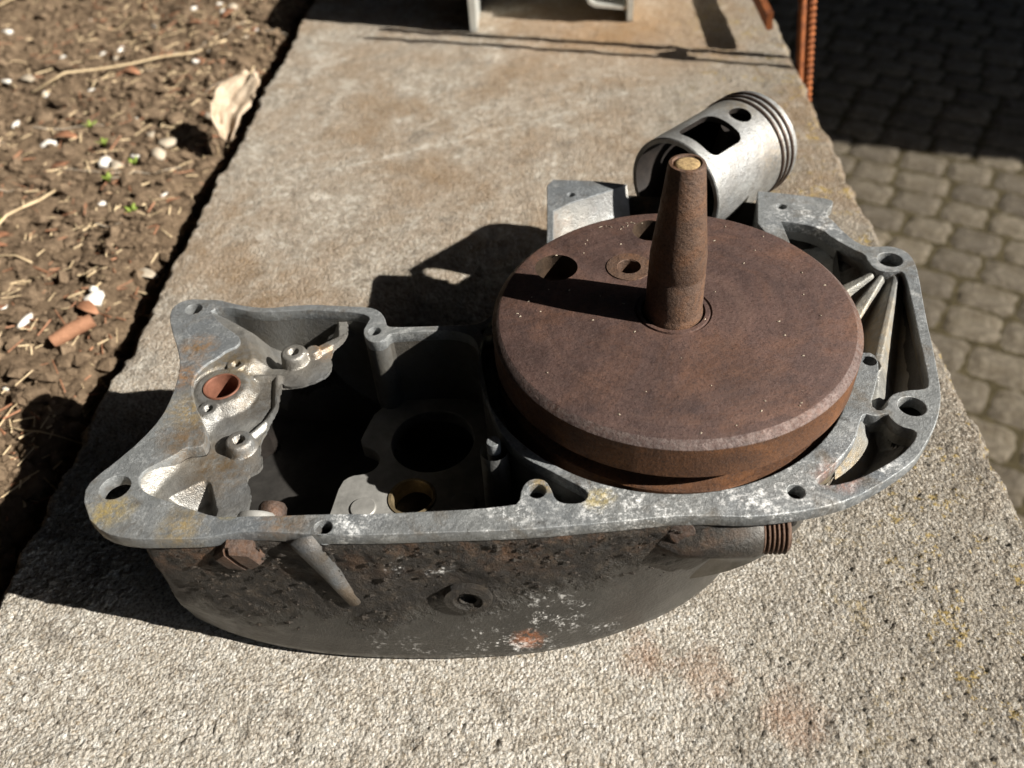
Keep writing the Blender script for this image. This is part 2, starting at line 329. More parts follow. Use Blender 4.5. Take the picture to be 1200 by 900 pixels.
def m_concrete():
    m = M_('weathered_concrete')
    def cellv(sc):
        g = m.n('SeparateColor'); m.set(g.inputs[0], m.voro(sc, out='Color')); return g.outputs
    c1, c2 = cellv(520), cellv(950)
    col = m.ramp(c1[0], [(0, (.12, .10, .075)), (.14, (.33, .28, .22)), (.42, (.50, .45, .37)), (.7, (.62, .57, .49)), (.88, (.80, .78, .72)), (1, (.42, .31, .18))])
    col = m.mix(.45, col, m.ramp(c2[1], [(0, (.11, .095, .075)), (.3, (.40, .355, .29)), (.65, (.58, .54, .46)), (1, (.82, .80, .74))]))
    col = m.mix(m.ramp(m.noise(48, 5, .7), [(.42, .4), (.62, 0)]), col, (.36, .30, .22))
    # smoother brown skin farther back along the slab
    y = m.math('ADD', m.axis(1), m.math('MULTIPLY', m.math('SUBTRACT', m.noise(9, 5, .6), .5), .22))
    skin = m.rng(y, .0, .15)
    sk = m.ramp(m.noise(120, 6, .8), [(.30, (.10, .075, .05)), (.42, (.25, .20, .145)), (.52, (.37, .31, .235)), (.62, (.50, .44, .355)), (.74, (.78, .74, .66))])
    c3 = cellv(330)
    sk = m.mix(.4, sk, m.ramp(c3[0], [(0, (.12, .095, .065)), (.35, (.30, .25, .185)), (.7, (.46, .40, .32)), (1, (.76, .72, .63))]))
    sk = m.mix(m.ramp(m.noise(11, 5, .65, .4), [(.42, 0), (.62, .75)]), sk, m.mix(m.noise(140, 4, .7), (.17, .115, .065), (.42, .30, .19)))
    sk = m.mix(m.ramp(m.noise(15, 6, .72, .3), [(.56, 0), (.68, .7)]), sk, m.mix(m.noise(150, 4, .7), (.42, .37, .29), (.76, .72, .64)))
    col = m.mix(m.math('MULTIPLY', skin, .88), col, sk)
    # darker, dirty grey-brown ground towards the right edge
    x = m.math('ADD', m.axis(0), m.math('MULTIPLY', m.math('SUBTRACT', m.noise(14, 5, .6), .5), .2))
    dirt = m.math('MULTIPLY', m.rng(x, -.05, .16), .74)
    col = m.mix(dirt, col, m.ramp(m.noise(420, 4, .8), [(.32, (.045, .035, .024)), (.46, (.15, .12, .085)), (.56, (.29, .25, .19)), (.70, (.60, .56, .48))]))
    hs = m.n('HueSaturation'); hs.inputs['Saturation'].default_value = .92; m.set(hs.inputs['Color'], col); col = hs.outputs[0]
    col = m.mix(m.ramp(m.noise(33, 6, .75, .5), [(.54, 0), (.66, .62)]), col, (.13, .11, .085))
    col = m.mix(m.math('MULTIPLY', m.ramp(m.noise(8, 5, .7, .4), [(.48, 0), (.62, .72)]), skin), col, (.25, .165, .09))
    fine = m.noise(620, 4, .85)
    col = m.mix(m.ramp(fine, [(.36, .75), (.47, 0)]), col, (.085, .07, .05))
    col = m.mix(m.ramp(fine, [(.55, 0), (.66, .6)]), col, (.80, .77, .70))
    # rust-red and ochre stains, pale lime patches
    for p, r0, r1, k, c in (((.045, -.128, 0), .002, .018, .5, (.28, .14, .075)), ((.012, -.110, 0), .002, .015, .4, (.30, .15, .08)), ((-.014, -.100, 0), .002, .013, .4, (.30, .15, .08)),
                            ((-.28, .02, 0), .01, .06, .3, (.36, .24, .12)), ((.02, .62, 0), .03, .16, .5, (.36, .20, .08))):
        col = m.mix(m.math('MULTIPLY', m.spot(p, r0, r1, .03, 70), k), col, c)
    col = m.mix(m.math('MULTIPLY', m.ramp(m.noise(17, 6, .7), [(.58, 0), (.72, 1)]), .42), col, (.66, .63, .55))
    lich = m.math('MULTIPLY', m.ramp(m.math('MULTIPLY', m.noise(260, 4, .75), m.noise(45, 4, .7)), [(.30, 0), (.36, 1)]), m.rng(m.axis(0), .05, .13))
    col = m.mix(m.math('MULTIPLY', lich, .75), col, (.36, .25, .06))
    # scratches drawn across the rear half
    for (a, b, w) in (((-.25, .335, 0), (-.02, .43, 0), .0022), ((-.26, .30, 0), (-.20, .29, 0), .003), ((-.06, .27, 0), (-.05, .36, 0), .002)):
        dx, dy = b[0] - a[0], b[1] - a[1]; L = math.hypot(dx, dy); ang = math.atan2(dy, dx)
        mp = m.n('Mapping', vector_type='TEXTURE'); m.set(mp.inputs[0], m.co); mp.inputs['Location'].default_value = ((a[0] + b[0]) / 2, (a[1] + b[1]) / 2, 0); mp.inputs['Rotation'].default_value = (0, 0, ang)
        sp = m.n('SeparateXYZ'); m.set(sp.inputs[0], mp.outputs[0])
        wv = m.math('ADD', sp.outputs[1], m.math('MULTIPLY', m.math('SUBTRACT', m.noise(18, 3, .6), .5), .030))
        f = m.math('MULTIPLY', m.rng(m.math('ABSOLUTE', wv), w * .5, w * 1.6, 1, 0), m.rng(m.math('ABSOLUTE', sp.outputs[0]), L * .42, L * .5, 1, 0))
        f = m.math('MULTIPLY', f, m.ramp(m.noise(90, 3, .7), [(.38, 0), (.66, .62)]))
        col = m.mix(f, col, (.66, .62, .54))
    h = m.math('ADD', m.math('MULTIPLY', m.voro(620, out='Distance'), -1.1), m.math('MULTIPLY', m.noise(1100, 4, .75), 1.2))
    nr = m.bump(h, 1.0, .0022)
    return m.done(col, .93, 0, nr, .15)

def m_alu(name, base=(.36, .36, .345), stains=(), white=.0, yellow=(), grime=0.0, metal=.55, rough=.5):
    m = M_(name)
    col = m.mix(m.noise(55, 6, .65), tuple(c * .62 for c in base), tuple(min(1, c * 1.28) for c in base))
    col = m.mix(m.ramp(m.noise(24, 5, .6), [(.42, 0), (.66, .6)]), col, (.13, .145, .16))
    col = m.mix(m.ramp(m.noise(420, 3, .7), [(.55, 0), (.75, .5)]), col, tuple(c * .35 for c in base))
    w = m.ramp(m.math('MULTIPLY', m.noise(95, 6, .72), m.noise(700, 3, .6)), [(.27, 0), (.34, 1)])
    wm = 0.0
    if white:
        wm = m.math('MULTIPLY', w, white)
        spots = None
        for p, r in stains:
            s_ = m.spot(p, r * .2, r, .02, 90); spots = s_ if spots is None else m.math('MAXIMUM', spots, s_)
        if spots is not None:
            wide = m.ramp(m.math('MULTIPLY', m.noise(620, 5, .8), m.noise(110, 5, .75)), [(.255, 0), (.36, .8)])
            wm = m.math('MAXIMUM', wm, m.math('MULTIPLY', wide, spots))
        col = m.mix(wm, col, (.78, .78, .76))
    for p, r, c in yellow:
        f = m.math('MULTIPLY', m.spot(p, r * .1, r, r * 1.1, 120), m.ramp(m.noise(260, 5, .75), [(.38, 0), (.58, 1)]))
        col = m.mix(m.math('MULTIPLY', f, .9), col, c)
    if white and stains:
        col = m.mix(m.ramp(m.noise(42, 6, .75, .6), [(.52, 0), (.66, .6)]), col, (.12, .095, .065))
        col = m.mix(m.ramp(m.noise(75, 5, .75), [(.60, 0), (.70, .7)]), col, (.065, .058, .05))
        col = m.mix(m.ramp(m.noise(28, 6, .75, 1.0), [(.58, 0), (.66, .45)]), col, (.50, .50, .48))
    if grime:
        col = m.mix(m.math('MULTIPLY', m.ramp(m.noise(30, 6, .7), [(.4, 0), (.62, 1)]), grime), col, (.075, .055, .035))
    nr = m.bump(m.math('ADD', m.noise(520, 4, .7), m.math('MULTIPLY', m.noise(1700, 2, .6), .6)), .55, .0007)
    nr = m.bump(m.noise(60, 4, .6), .25, .002, nr)
    return m.done(col, m.rng(m.noise(140, 4, .6), .3, .7, rough - .1, rough + .2), m.math('MULTIPLY', m.math('SUBTRACT', 1.0, wm), metal) if white else metal, nr, .4)

def m_wall():
    m = M_('grimy_cast_metal')
    base = m.mix(m.noise(40, 6, .65), (.018, .0172, .0155), (.080, .076, .068))
    base = m.mix(m.ramp(m.noise(300, 4, .7, v=m.vec((1, 1, .25))), [(.5, 0), (.75, .6)]), base, (.05, .045, .04))
    # tarry crust under the rim, thickest on the left
    z = m.math('ADD', m.axis(2), m.math('MULTIPLY', m.math('SUBTRACT', m.noise(38, 6, .68), .5), .075))
    z = m.math('ADD', z, m.rng(m.axis(0), -.14, .0, .022, -.004))
    crust = m.rng(z, .052, .066)
    crust = m.math('MULTIPLY', crust, m.rng(m.axis(0), .0, .03, 1, 0))
    cc = m.ramp(m.noise(170, 7, .75), [(.30, (.005, .004, .003)), (.52, (.016, .012, .008)), (.68, (.052, .039, .026)), (.82, (.15, .115, .078))])
    cc = m.mix(m.math('MULTIPLY', m.ramp(m.noise(65, 5, .7), [(.5, 0), (.7, 1)]), m.rng(m.axis(2), .06, .085, 0, .6)), cc, (.15, .070, .028))
    col = m.mix(crust, base, cc)
    wide = m.ramp(m.math('MULTIPLY', m.noise(520, 5, .8), m.noise(100, 5, .75)), [(.28, 0), (.36, 1)])
    sp = None
    for p, r in (((-.125, -.106, .008), .022), ((-.075, -.104, .012), .030), ((-.055, -.103, .035), .022), ((-.118, -.104, .07), .008), ((-.1, -.104, .07), .006), ((-.03, -.1, .015), .012)):
        s_ = m.spot(p, r * .1, r, .02, 90); sp = s_ if sp is None else m.math('MAXIMUM', sp, s_)
    wm = m.math('MULTIPLY', sp, wide)
    col = m.mix(wm, col, (.74, .73, .70))
    col = m.mix(m.math('MULTIPLY', m.spot((-.066, -.104, .018), .001, .009, .008, 150), m.ramp(m.noise(400, 4, .7), [(.4, 0), (.55, 1)])), col, (.36, .12, .04))
    h = m.math('ADD', m.math('MULTIPLY', m.math('MULTIPLY', m.noise(190, 7, .75), crust), 6.0), m.math('MULTIPLY', m.noise(600, 3, .7), .5))
    nr = m.bump(h, .8, .0009)
    return m.done(col, m.mix(crust, m.mix(m.noise(120, 5, .7), (.22, .22, .22), (.48, .48, .48)), m.mix(m.noise(90, 5, .7), (.38, .38, .38), (.85, .85, .85))), m.math('MULTIPLY', m.math('SUBTRACT', 1.0, m.math('MAXIMUM', crust, wm)), .35), nr, .35)

def m_rust(name, a=(.058, .030, .026), b=(.125, .062, .045), orange=.5, bump=.5, hub=None, sheen=0.0, metal=.25, oscale=18):
    m = M_(name)
    col = m.mix(m.ramp(m.noise(40, 7, .68), [(.3, 0), (.7, 1)]), a, b)
    o = m.ramp(m.noise(oscale, 6, .68, .6), [(.47, 0), (.68, 1)])
    col = m.mix(m.math('MULTIPLY', o, orange), col, (.20, .082, .028))
    if hub:
        s_ = m.spot(hub, .018, .056, .045, 40)
        col = m.mix(m.math('MULTIPLY', s_, m.ramp(m.noise(70, 5, .7), [(.35, .4), (.60, 1)])), col, (.19, .070, .024))
        col = m.mix(m.math('MULTIPLY', m.spot(hub, .012, .023, .006, 200), .8), col, (.045, .035, .018))
    col = m.mix(m.ramp(m.noise(900, 3, .75), [(.5, 0), (.68, .75)]), col, (.022, .013, .011))
    col = m.mix(m.ramp(m.noise(1300, 3, .8), [(.56, 0), (.70, .4)]), col, (.16, .115, .09))
    col = m.mix(m.ramp(m.voro(300, out='Distance'), [(.0, .22), (.06, 0)]), col, (.24, .19, .15))
    if hub:
        d = m.n('VectorMath', operation='DISTANCE'); m.set(d.inputs[0], m.co); d.inputs[1].default_value = hub
        cv = m.n('CombineXYZ'); m.set(cv.inputs[0], m.math('MULTIPLY', d.outputs['Value'], 520.0)); m.set(cv.inputs[1], m.math('MULTIPLY', m.axis(0), 9.0))
        ring = m.noise(1.0, 3, .7, v=cv.outputs[0])
        col = m.mix(m.ramp(ring, [(.5, 0), (.72, .2)]), col, (.15, .092, .068)); col = m.mix(m.ramp(ring, [(.28, .28), (.45, 0)]), col, (.026, .016, .014))
        col = m.mix(m.ramp(m.noise(16, 5, .7, .8), [(.52, 0), (.68, .55)]), col, (.028, .020, .020))
    mt = metal; rg = m.rng(m.noise(300, 4, .7), .3, .7, .5, .8)
    if sheen:
        f = m.math('MULTIPLY', m.ramp(m.noise(700, 6, .8), [(.42, 0), (.56, 1)]), sheen)
        col = m.mix(f, col, (.28, .25, .23)); mt = m.mix(f, (metal,) * 3, (.8,) * 3)
    nr = m.bump(m.math('ADD', m.noise(600, 5, .75), m.math('MULTIPLY', m.noise(130, 5, .7), 1.5)), bump, .0008)
    return m.done(col, rg, mt, nr, .35)

def m_simple(name, c1, c2, scale, rough=.8, metal=0.0, bump=.4, bscale=None, bdist=.001, spec=.3, c3=None):
    m = M_(name)
    st = [(.28, c1), (.62, c2)] + ([(.85, c3)] if c3 else [])
    col = m.ramp(m.noise(scale, 6, .68), st)
    nr = m.bump(m.noise(bscale or scale * 3, 5, .7), bump, bdist)
    return m.done(col, rough, metal, nr, spec)

CONC = m_concrete()
ZT = ZF  # split-plane height
FLANGE = m_alu('oxidised_aluminium', (.215, .222, .218), white=.12,
               stains=[((-.02, -.088, ZT), .05), ((.03, -.085, ZT), .045), ((-.07, -.09, ZT), .02), ((.07, -.07, ZT), .025), ((-.13, -.093, ZT), .02), ((.085, .10, ZT), .03)],
               yellow=[((-.232, -.088, ZT), .012, (.42, .31, .10)), ((-.213, -.05, ZT), .014, (.20, .12, .05)), ((-.216, -.032, ZT), .015, (.33, .23, .09)), ((-.203, -.02, ZT), .013, (.16, .09, .05)), ((-.226, -.01, ZT), .01, (.33, .17, .06)), ((-.225, .01, ZT), .012, (.32, .18, .07)),
                       ((-.182, -.088, ZT), .006, (.55, .42, .10)), ((-.036, -.085, ZT), .007, (.52, .40, .13)), ((-.058, -.077, ZT), .006, (.42, .28, .08)), ((.058, -.075, ZT), .010, (.45, .18, .10)), ((-.16, -.093, ZT), .012, (.22, .13, .06)), ((-.2, -.096, ZT), .012, (.33, .24, .10))])
CAST = m_alu('cast_aluminium', (.30, .29, .262), white=.0, yellow=[((-.198, -.06, ZT - .006), .02, (.20, .135, .07)), ((-.19, -.02, ZT - .004), .02, (.12, .10, .075)), ((-.177, .03, ZT - .01), .014, (.33, .17, .07)), ((-.165, .012, ZT - .004), .008, (.38, .22, .10)), ((-.205, .0, ZT), .02, (.24, .18, .10)), ((-.175, -.045, ZT - .01), .012, (.30, .22, .12))], metal=.6, rough=.40, grime=.45)
POCKET = m_alu('pocket_aluminium', (.25, .245, .22), yellow=[((.055, -.06, ZT - .01), .03, (.30, .22, .11)), ((.09, .02, ZT - .01), .04, (.28, .22, .14))], grime=.2, metal=.5, rough=.45)
MOUTHM = m_alu('stained_aluminium', (.36, .35, .32), yellow=[((-.045, .11, ZT - .008), .02, (.20, .12, .07)), ((-.03, .12, ZT - .006), .012, (.16, .08, .05))], metal=.5, rough=.45, grime=.3)
INNER = m_simple('oily_shaded_metal', (.016, .015, .014), (.045, .042, .038), 60, .55, .4, .3)  # oily metal, darkened further to paint shade into the bolt holes
PLATE = m_simple('dull_plate_metal', (.16, .157, .145), (.29, .283, .262), 70, .55, .4, .3, 500, .0006)
WALLM = m_wall()
GUSSET = m_alu('dirty_aluminium', (.055, .053, .048), grime=.85, metal=.4, rough=.5)
RUST = m_rust('rusty_disc_face', a=(.041, .025, .022), b=(.098, .057, .046), hub=(0, 0, ZD + .0025), orange=.3)
RUST_EDGE = m_rust('rusty_worn_edge', a=(.045, .027, .024), b=(.10, .062, .052), orange=.35, sheen=.22, metal=.4)
RUST_SIDE = m_rust('rusty_disc_rim', a=(.055, .026, .014), b=(.12, .052, .022), orange=.9, oscale=22)
RUST_SHAFT = m_rust('rusty_shaft', a=(.058, .036, .025), b=(.12, .070, .045), orange=.4, bump=.7, oscale=60)
RUST_BAR = m_simple('orange_rusty_iron', (.075, .022, .008), (.25, .075, .018), 110, .8, .1, .8, 300, .0015)
RUST_BOLT = m_rust('rusty_bolt', a=(.018, .012, .008), b=(.062, .034, .021), orange=.25, oscale=90, sheen=.12)
BUSH = m_simple('coppery_bush', (.10, .043, .028), (.19, .082, .052), 120, .5, .35, .3)
BRASS = m_simple('dull_brass', (.13, .10, .055), (.27, .21, .125), 160, .42, .6, .3)
PISTON = m_alu('piston_aluminium', (.34, .34, .325), white=.15, yellow=[((.03, .018, -.016), .020, (.22, .15, .075)), ((.045, .024, -.010), .022, (.20, .13, .06)), ((.01, .02, -.02), .02, (.25, .18, .10)), ((.054, .0, .030), .016, (.30, .25, .18)), ((.055, -.025, .01), .02, (.34, .30, .24))], metal=.55, rough=.4, grime=.42)
RING = m_simple('piston_ring_steel', (.035, .024, .019), (.10, .072, .058), 150, .4, .7, .25)
SHADE_BLACK = m_simple('painted_black_shade', (.003, .0025, .002), (.014, .011, .009), 90, .65, 0, .6, 300, .001, .25)  # near-black that paints shade inside the cavity and holes
HOLE = m_simple('hole_painted_shade', (.012, .008, .005), (.05, .032, .02), 120, .6, .1, .5)  # dark brown painting shade onto the flywheel hole walls
DARKBORE = m_simple('bore_painted_shade', (.006, .005, .0045), (.022, .017, .014), 90, .7, .1, .3)  # dark tone painting the shade inside the piston
CRUST = m_simple('black_oily_dirt', (.008, .006, .004), (.03, .022, .015), 160, .65, 0, 1.0, 420, .0015, .4, (.11, .082, .055))
FRAMEM = m_simple('pale_anodised_metal', (.42, .42, .38), (.62, .62, .57), 60, .4, .5, .2)
SOILM = m_simple('dry_brown_soil', (.044, .029, .018), (.165, .117, .074), 55, .95, 0, 1.0, 330, .004, .1, (.24, .175, .115))
CLODM = m_simple('soil_clods', (.048, .032, .02), (.185, .132, .085), 90, .95, 0, 1.0, 420, .002, .1, (.26, .19, .125))
STRAW = m_simple('dry_straw', (.28, .20, .11), (.50, .39, .24), 80, .8, 0, .3)
STRAW2 = m_simple('grey_straw', (.20, .17, .13), (.38, .32, .24), 80, .85, 0, .3)
WHITE = m_simple('white_chips', (.36, .33, .28), (.62, .59, .53), 110, .8, 0, .5)
SHARDM = m_simple('cream_stone', (.20, .14, .085), (.47, .38, .28), 70, .8, 0, .6, 200, .001)
LEAF = m_simple('brown_leaf', (.14, .06, .03), (.27, .13, .07), 70, .75, 0, .5)
STICKM = m_simple('orange_wood', (.15, .07, .036), (.30, .15, .085), 90, .8, 0, .6)
GREEN = m_simple('green_sprout', (.10, .15, .02), (.22, .28, .05), 60, .6, 0, .2)
def m_sett():
    m = M_('worn_granite_sett')
    rn = m.n('ObjectInfo').outputs['Random']
    col = m.ramp(m.noise(6, 7, .78), [(.3, (.055, .045, .032)), (.48, (.15, .13, .10)), (.62, (.25, .225, .18)), (.8, (.46, .42, .35))])
    col = m.mix(m.ramp(m.noise(2.2, 4, .7), [(.45, 0), (.65, .6)]), col, (.085, .066, .038))
    col = m.mix(.55, col, m.mix(rn, (.26, .21, .15), (.85, .78, .66)), 'MULTIPLY')
    return m.done(col, .85, 0, m.bump(m.noise(9, 6, .75), .6, .05), .25)
SETT = m_sett()
JOINT = m_simple('mossy_joint_soil', (.018, .014, .007), (.062, .050, .026), 45, .95, 0, .8, 120, .005, .1)
PLASTER = m_simple('dark_house_render', (.06, .055, .05), (.11, .10, .09), 3, .9, 0, .3, 30, .003)
CHALK = m_simple('yellow_packing', (.10, .062, .03), (.33, .23, .11), 700, .9, 0, .8, 900, .0006)

# ------------------------------------------------------------------ setting: slab on its wall
SX0, SX1 = -.335, .179
def build_slab():
    xs = np.concatenate([np.linspace(SX0, SX1, 600)])
    ys = [-.24]
    while ys[-1] < 1.45: ys.append(ys[-1] + .00085 * (1 + max(0, ys[-1] - .02) * 6.5))
    ys = np.array(ys); XX, YY = np.meshgrid(xs, ys)
    left = XX - SX0; right = SX1 - XX
    eL = (fbm(YY * 16, YY * 0 + 3, 4, 5) - .47) * .012 + (fbm(YY * 90, YY * 0 + 1, 3, 8) - .45) * .007
    eR = (fbm(YY * 14, YY * 0 + 9, 4, 15) - .47) * .009 + (fbm(YY * 80, YY * 0 + 1, 3, 18) - .45) * .008
    t = (XX - SX0) / (SX1 - SX0)
    X2 = XX + eL * (1 - t) ** 6 - eR * t ** 6
    rough = 1 - .72 * sst(.03, .20, YY + (fbm(XX * 9, YY * 9, 3, 30) - .45) * .2)
    rough = np.maximum(rough, (.25 + .6 * sst(.06, .17, X2 + (fbm(XX * 12, YY * 12, 3, 33) - .45) * .1)) * (1 - .6 * sst(.1, .3, YY)))
    g = grains(X2 / .0034, YY / .0034, 3) * .0013 + grains(X2 / .0021, YY / .0021, 9) * .0013
    Z = 1.2 * (np.maximum(g, .0010 + .0005 * fbm(X2 * 400, YY * 400, 2, 4)) - .0016) * rough
    Z += (fbm(X2 * 9, YY * 9, 4, 50) - .47) * .006 * (.4 + .6 * rough) + (fbm(X2 * 60, YY * 60, 4, 60) - .47) * .0034 + (fbm(X2 * 260, YY * 260, 2, 64) - .4) * .0009
    pit = sst(.60, .70, fbm(X2 * 75, YY * 75, 3, 71)); Z -= pit * .0004 * rough
    dE = np.minimum(left, right); Z -= .007 * (1 - sst(0, .007, dE + (fbm(X2 * 120, YY * 120, 3, 77) - .45) * .006)) ** 1.5
    # the ground the casing stands on is level
    w = 1 - sst(.0, .03, sd_poly(BASE, X2, YY)); Z = Z * (1 - w) + (-.0005 + Z * .1) * w
    # sides: fold two extra rows/columns down
    nx = len(xs)
    X2 = np.concatenate([X2[:, :1] + .004, X2[:, :1] - .0005, X2, X2[:, -1:] + .0005, X2[:, -1:] - .004], 1)
    Y2 = np.concatenate([YY[:, :1]] * 2 + [YY] + [YY[:, -1:]] * 2, 1)
    Z2 = np.concatenate([Z[:, :1] * 0 - .78, Z[:, :1] * 0 - .016, Z, Z[:, -1:] * 0 - .016, Z[:, -1:] * 0 - .78], 1)
    o = grid_obj('concrete_wall', None, None, X2, Y2, Z2, CONC)
    tag(o, 'weathered concrete wall with a rough pale flat top under the engine casing', 'wall')
    return o
BASE = [(-.25, -.10), (-.02, -.11), (.05, -.05), (.09, .05), (.08, .11), (-.07, .11), (-.2, .06), (-.26, -.02)]
build_slab()

def soil_h(x, y):
    h = -.021 + (fbm(x * 7, y * 7, 4, 90) - .47) * .022 + (fbm(x * 38, y * 38, 4, 95) - .47) * .024
    h += grains(x / .009 + 5, y / .009, 99) * .0022 + grains(x / .0045, y / .0045, 120) * .0022 + (fbm(x * 130, y * 130, 3, 140) - .45) * .006
    h -= .012 * (1 - sst(.0, .05, -.335 - x))
    return h
def build_soil():
    xs = np.concatenate([np.linspace(-4.5, -1.0, 24)[:-1], np.linspace(-1.0, -.325, 380)])
    ys = np.concatenate([np.linspace(-3, -.26, 22)[:-1], np.linspace(-.26, 1.15, 760), np.linspace(1.15, 5, 28)[1:]])
    XX, YY = np.meshgrid(xs, ys)
    Z = soil_h(XX, YY); grid_obj('soil', None, None, XX, YY, Z, SOILM)['kind'] = 'structure'
    return xs, ys, Z
SOIL_XS, SOIL_YS, SOIL_Z = build_soil()

# ------------------------------------------------------------------ paving far below on the right
PZ = -.75
def build_paving():
    rnd = random.Random(5)
    root = empty('pavement', (1.2, 1.2, PZ)); root['kind'] = 'structure'
    V, F = [(-1.03, -3, .0), (6, -3, .0), (6, 6, .0), (-1.03, 6, .0)], [(0, 1, 2, 3)]
    mesh_obj('joint_bed', V, F, JOINT, root)
    protos = []
    for k in range(7):
        bm = bmesh.new(); bmesh.ops.create_grid(bm, x_segments=7, y_segments=6, size=.5)
        for v in bm.verts:
            e = max(abs(v.co.x), abs(v.co.y)) * 2
            ex, ey = abs(v.co.x) * 2, abs(v.co.y) * 2
            v.co.z = .0046 + .0036 * rnd.uniform(-.6, .6) if e < .95 else -.0042 + rnd.uniform(-.001, .0025)
            if ex > .95 and ey > .95: v.co.x *= .90; v.co.y *= .88; v.co.z -= .0008
            if e > .95: v.co.x += rnd.uniform(-.05, .03) * (1 if v.co.x > 0 else -1); v.co.y += rnd.uniform(-.05, .03) * (1 if v.co.y > 0 else -1)
        bmesh.ops.recalc_face_normals(bm, faces=bm.faces[:])
        me = bpy.data.meshes.new('paving_stone'); bm.to_mesh(me); bm.free(); me.materials.append(SETT)
        me.polygons.foreach_set('use_smooth', [True] * len(me.polygons)); protos.append(me)
    th = math.radians(-31); ca, sa = math.cos(th), math.sin(th)
    n = 0; row = 0; v = -1.6
    cells = []
    while v < 2.6:
        hgt = rnd.uniform(.088, .104); u = -1.8 + rnd.uniform(0, .1)
        while u < 2.2:
            w = rnd.uniform(.088, .128)
            cx, cy = u + w / 2, v + hgt / 2
            X, Y = cx * ca - cy * sa, cx * sa + cy * ca
            cells.append((X + 1.0, Y + 1.2, w, hgt)); u += w
        v += hgt
    def seen(x, y):
        q = project((x, y, PZ)); return q is not None and -60 < q[0] < 1260 and -80 < q[1] < 960 and x > SX1 + .02 and q[0] > 860
    cells = [c for c in cells if seen(c[0], c[1])]
    cells.sort(key=lambda c: (c[0] - CAM[0]) ** 2 + (c[1] - CAM[1]) ** 2)
    for (x, y, w, hh) in cells[:298]:
        o = bpy.data.objects.new('paving_stone', protos[n % 7]); n += 1
        o.scale = ((w + .001) * rnd.choice((1, -1)), (hh + .001) * rnd.choice((1, -1)), 1)
        o.rotation_euler = (rnd.uniform(-.012, .012), rnd.uniform(-.012, .012), th + rnd.uniform(-.05, .05))
        o.location = (x - 1.2, y - 1.2, rnd.uniform(.0002, .0014)); link(o, root)
    print('setts', len(cells))
build_paving()

def build_house():
    root = empty('outbuilding', (3.4, 3.2, PZ))
    V, F = box_vf(0, 4.2, -2.315, 4.5, 0, 3.4)
    mesh_obj('wall', V, F, PLASTER, root)
    mesh_obj('roof', *box_vf(-.12, 4.4, -2.25, 4.7, 3.403, 3.55), PLASTER, root)
    mesh_obj('door', *box_vf(-.05, -.003, .4, 1.4, .02, 2.1), STICKM, root)
    mesh_obj('window', *box_vf(-.04, -.003, 2.2, 3.2, 1.0, 2.1), INNER, root)
    tag(root, 'dark rendered outbuilding beyond the paving whose shade falls on the stones', 'building')
build_house()
def build_sky_blocker():  # unseen roof and walls, added to cut the sky fill light
    root = empty('sky_blocker', (-1.2, .5, PZ))
    H = 3.1
    for k in range(20): mesh_obj('blocker_board', *box_vf(-3.2 + k * .325, -3.2 + k * .325 + .322, -4.2, 5.5, H, H + .03), PLASTER, root)
    for y in (-3.6, -1.4, 1.0, 3.4, 5.2): mesh_obj('blocker_rafter', *box_vf(-3.2, 3.28, y, y + .08, H - .14, H - .003), PLASTER, root)
    for x, y in ((-2.9, -3.6), (-2.9, 3.4)): mesh_obj('blocker_post', *box_vf(x, x + .1, y, y + .1, 0, H - .145), PLASTER, root)
    mesh_obj('blocker_back_wall', *box_vf(-3.2, 3.3, 5.3, 5.5, 0, H - .15), PLASTER, root)
    mesh_obj('blocker_front_wall', *box_vf(-3.2, 2.4, -4.4, -4.22, 0, H - .01), PLASTER, root)
    mesh_obj('blocker_side_wall', *box_vf(-3.4, -3.22, -4.2, 5.5, 0, H - .01), PLASTER, root)
    tag(root, 'dark boarded roof and walls added out of view to block open sky light', 'roof')
build_sky_blocker()

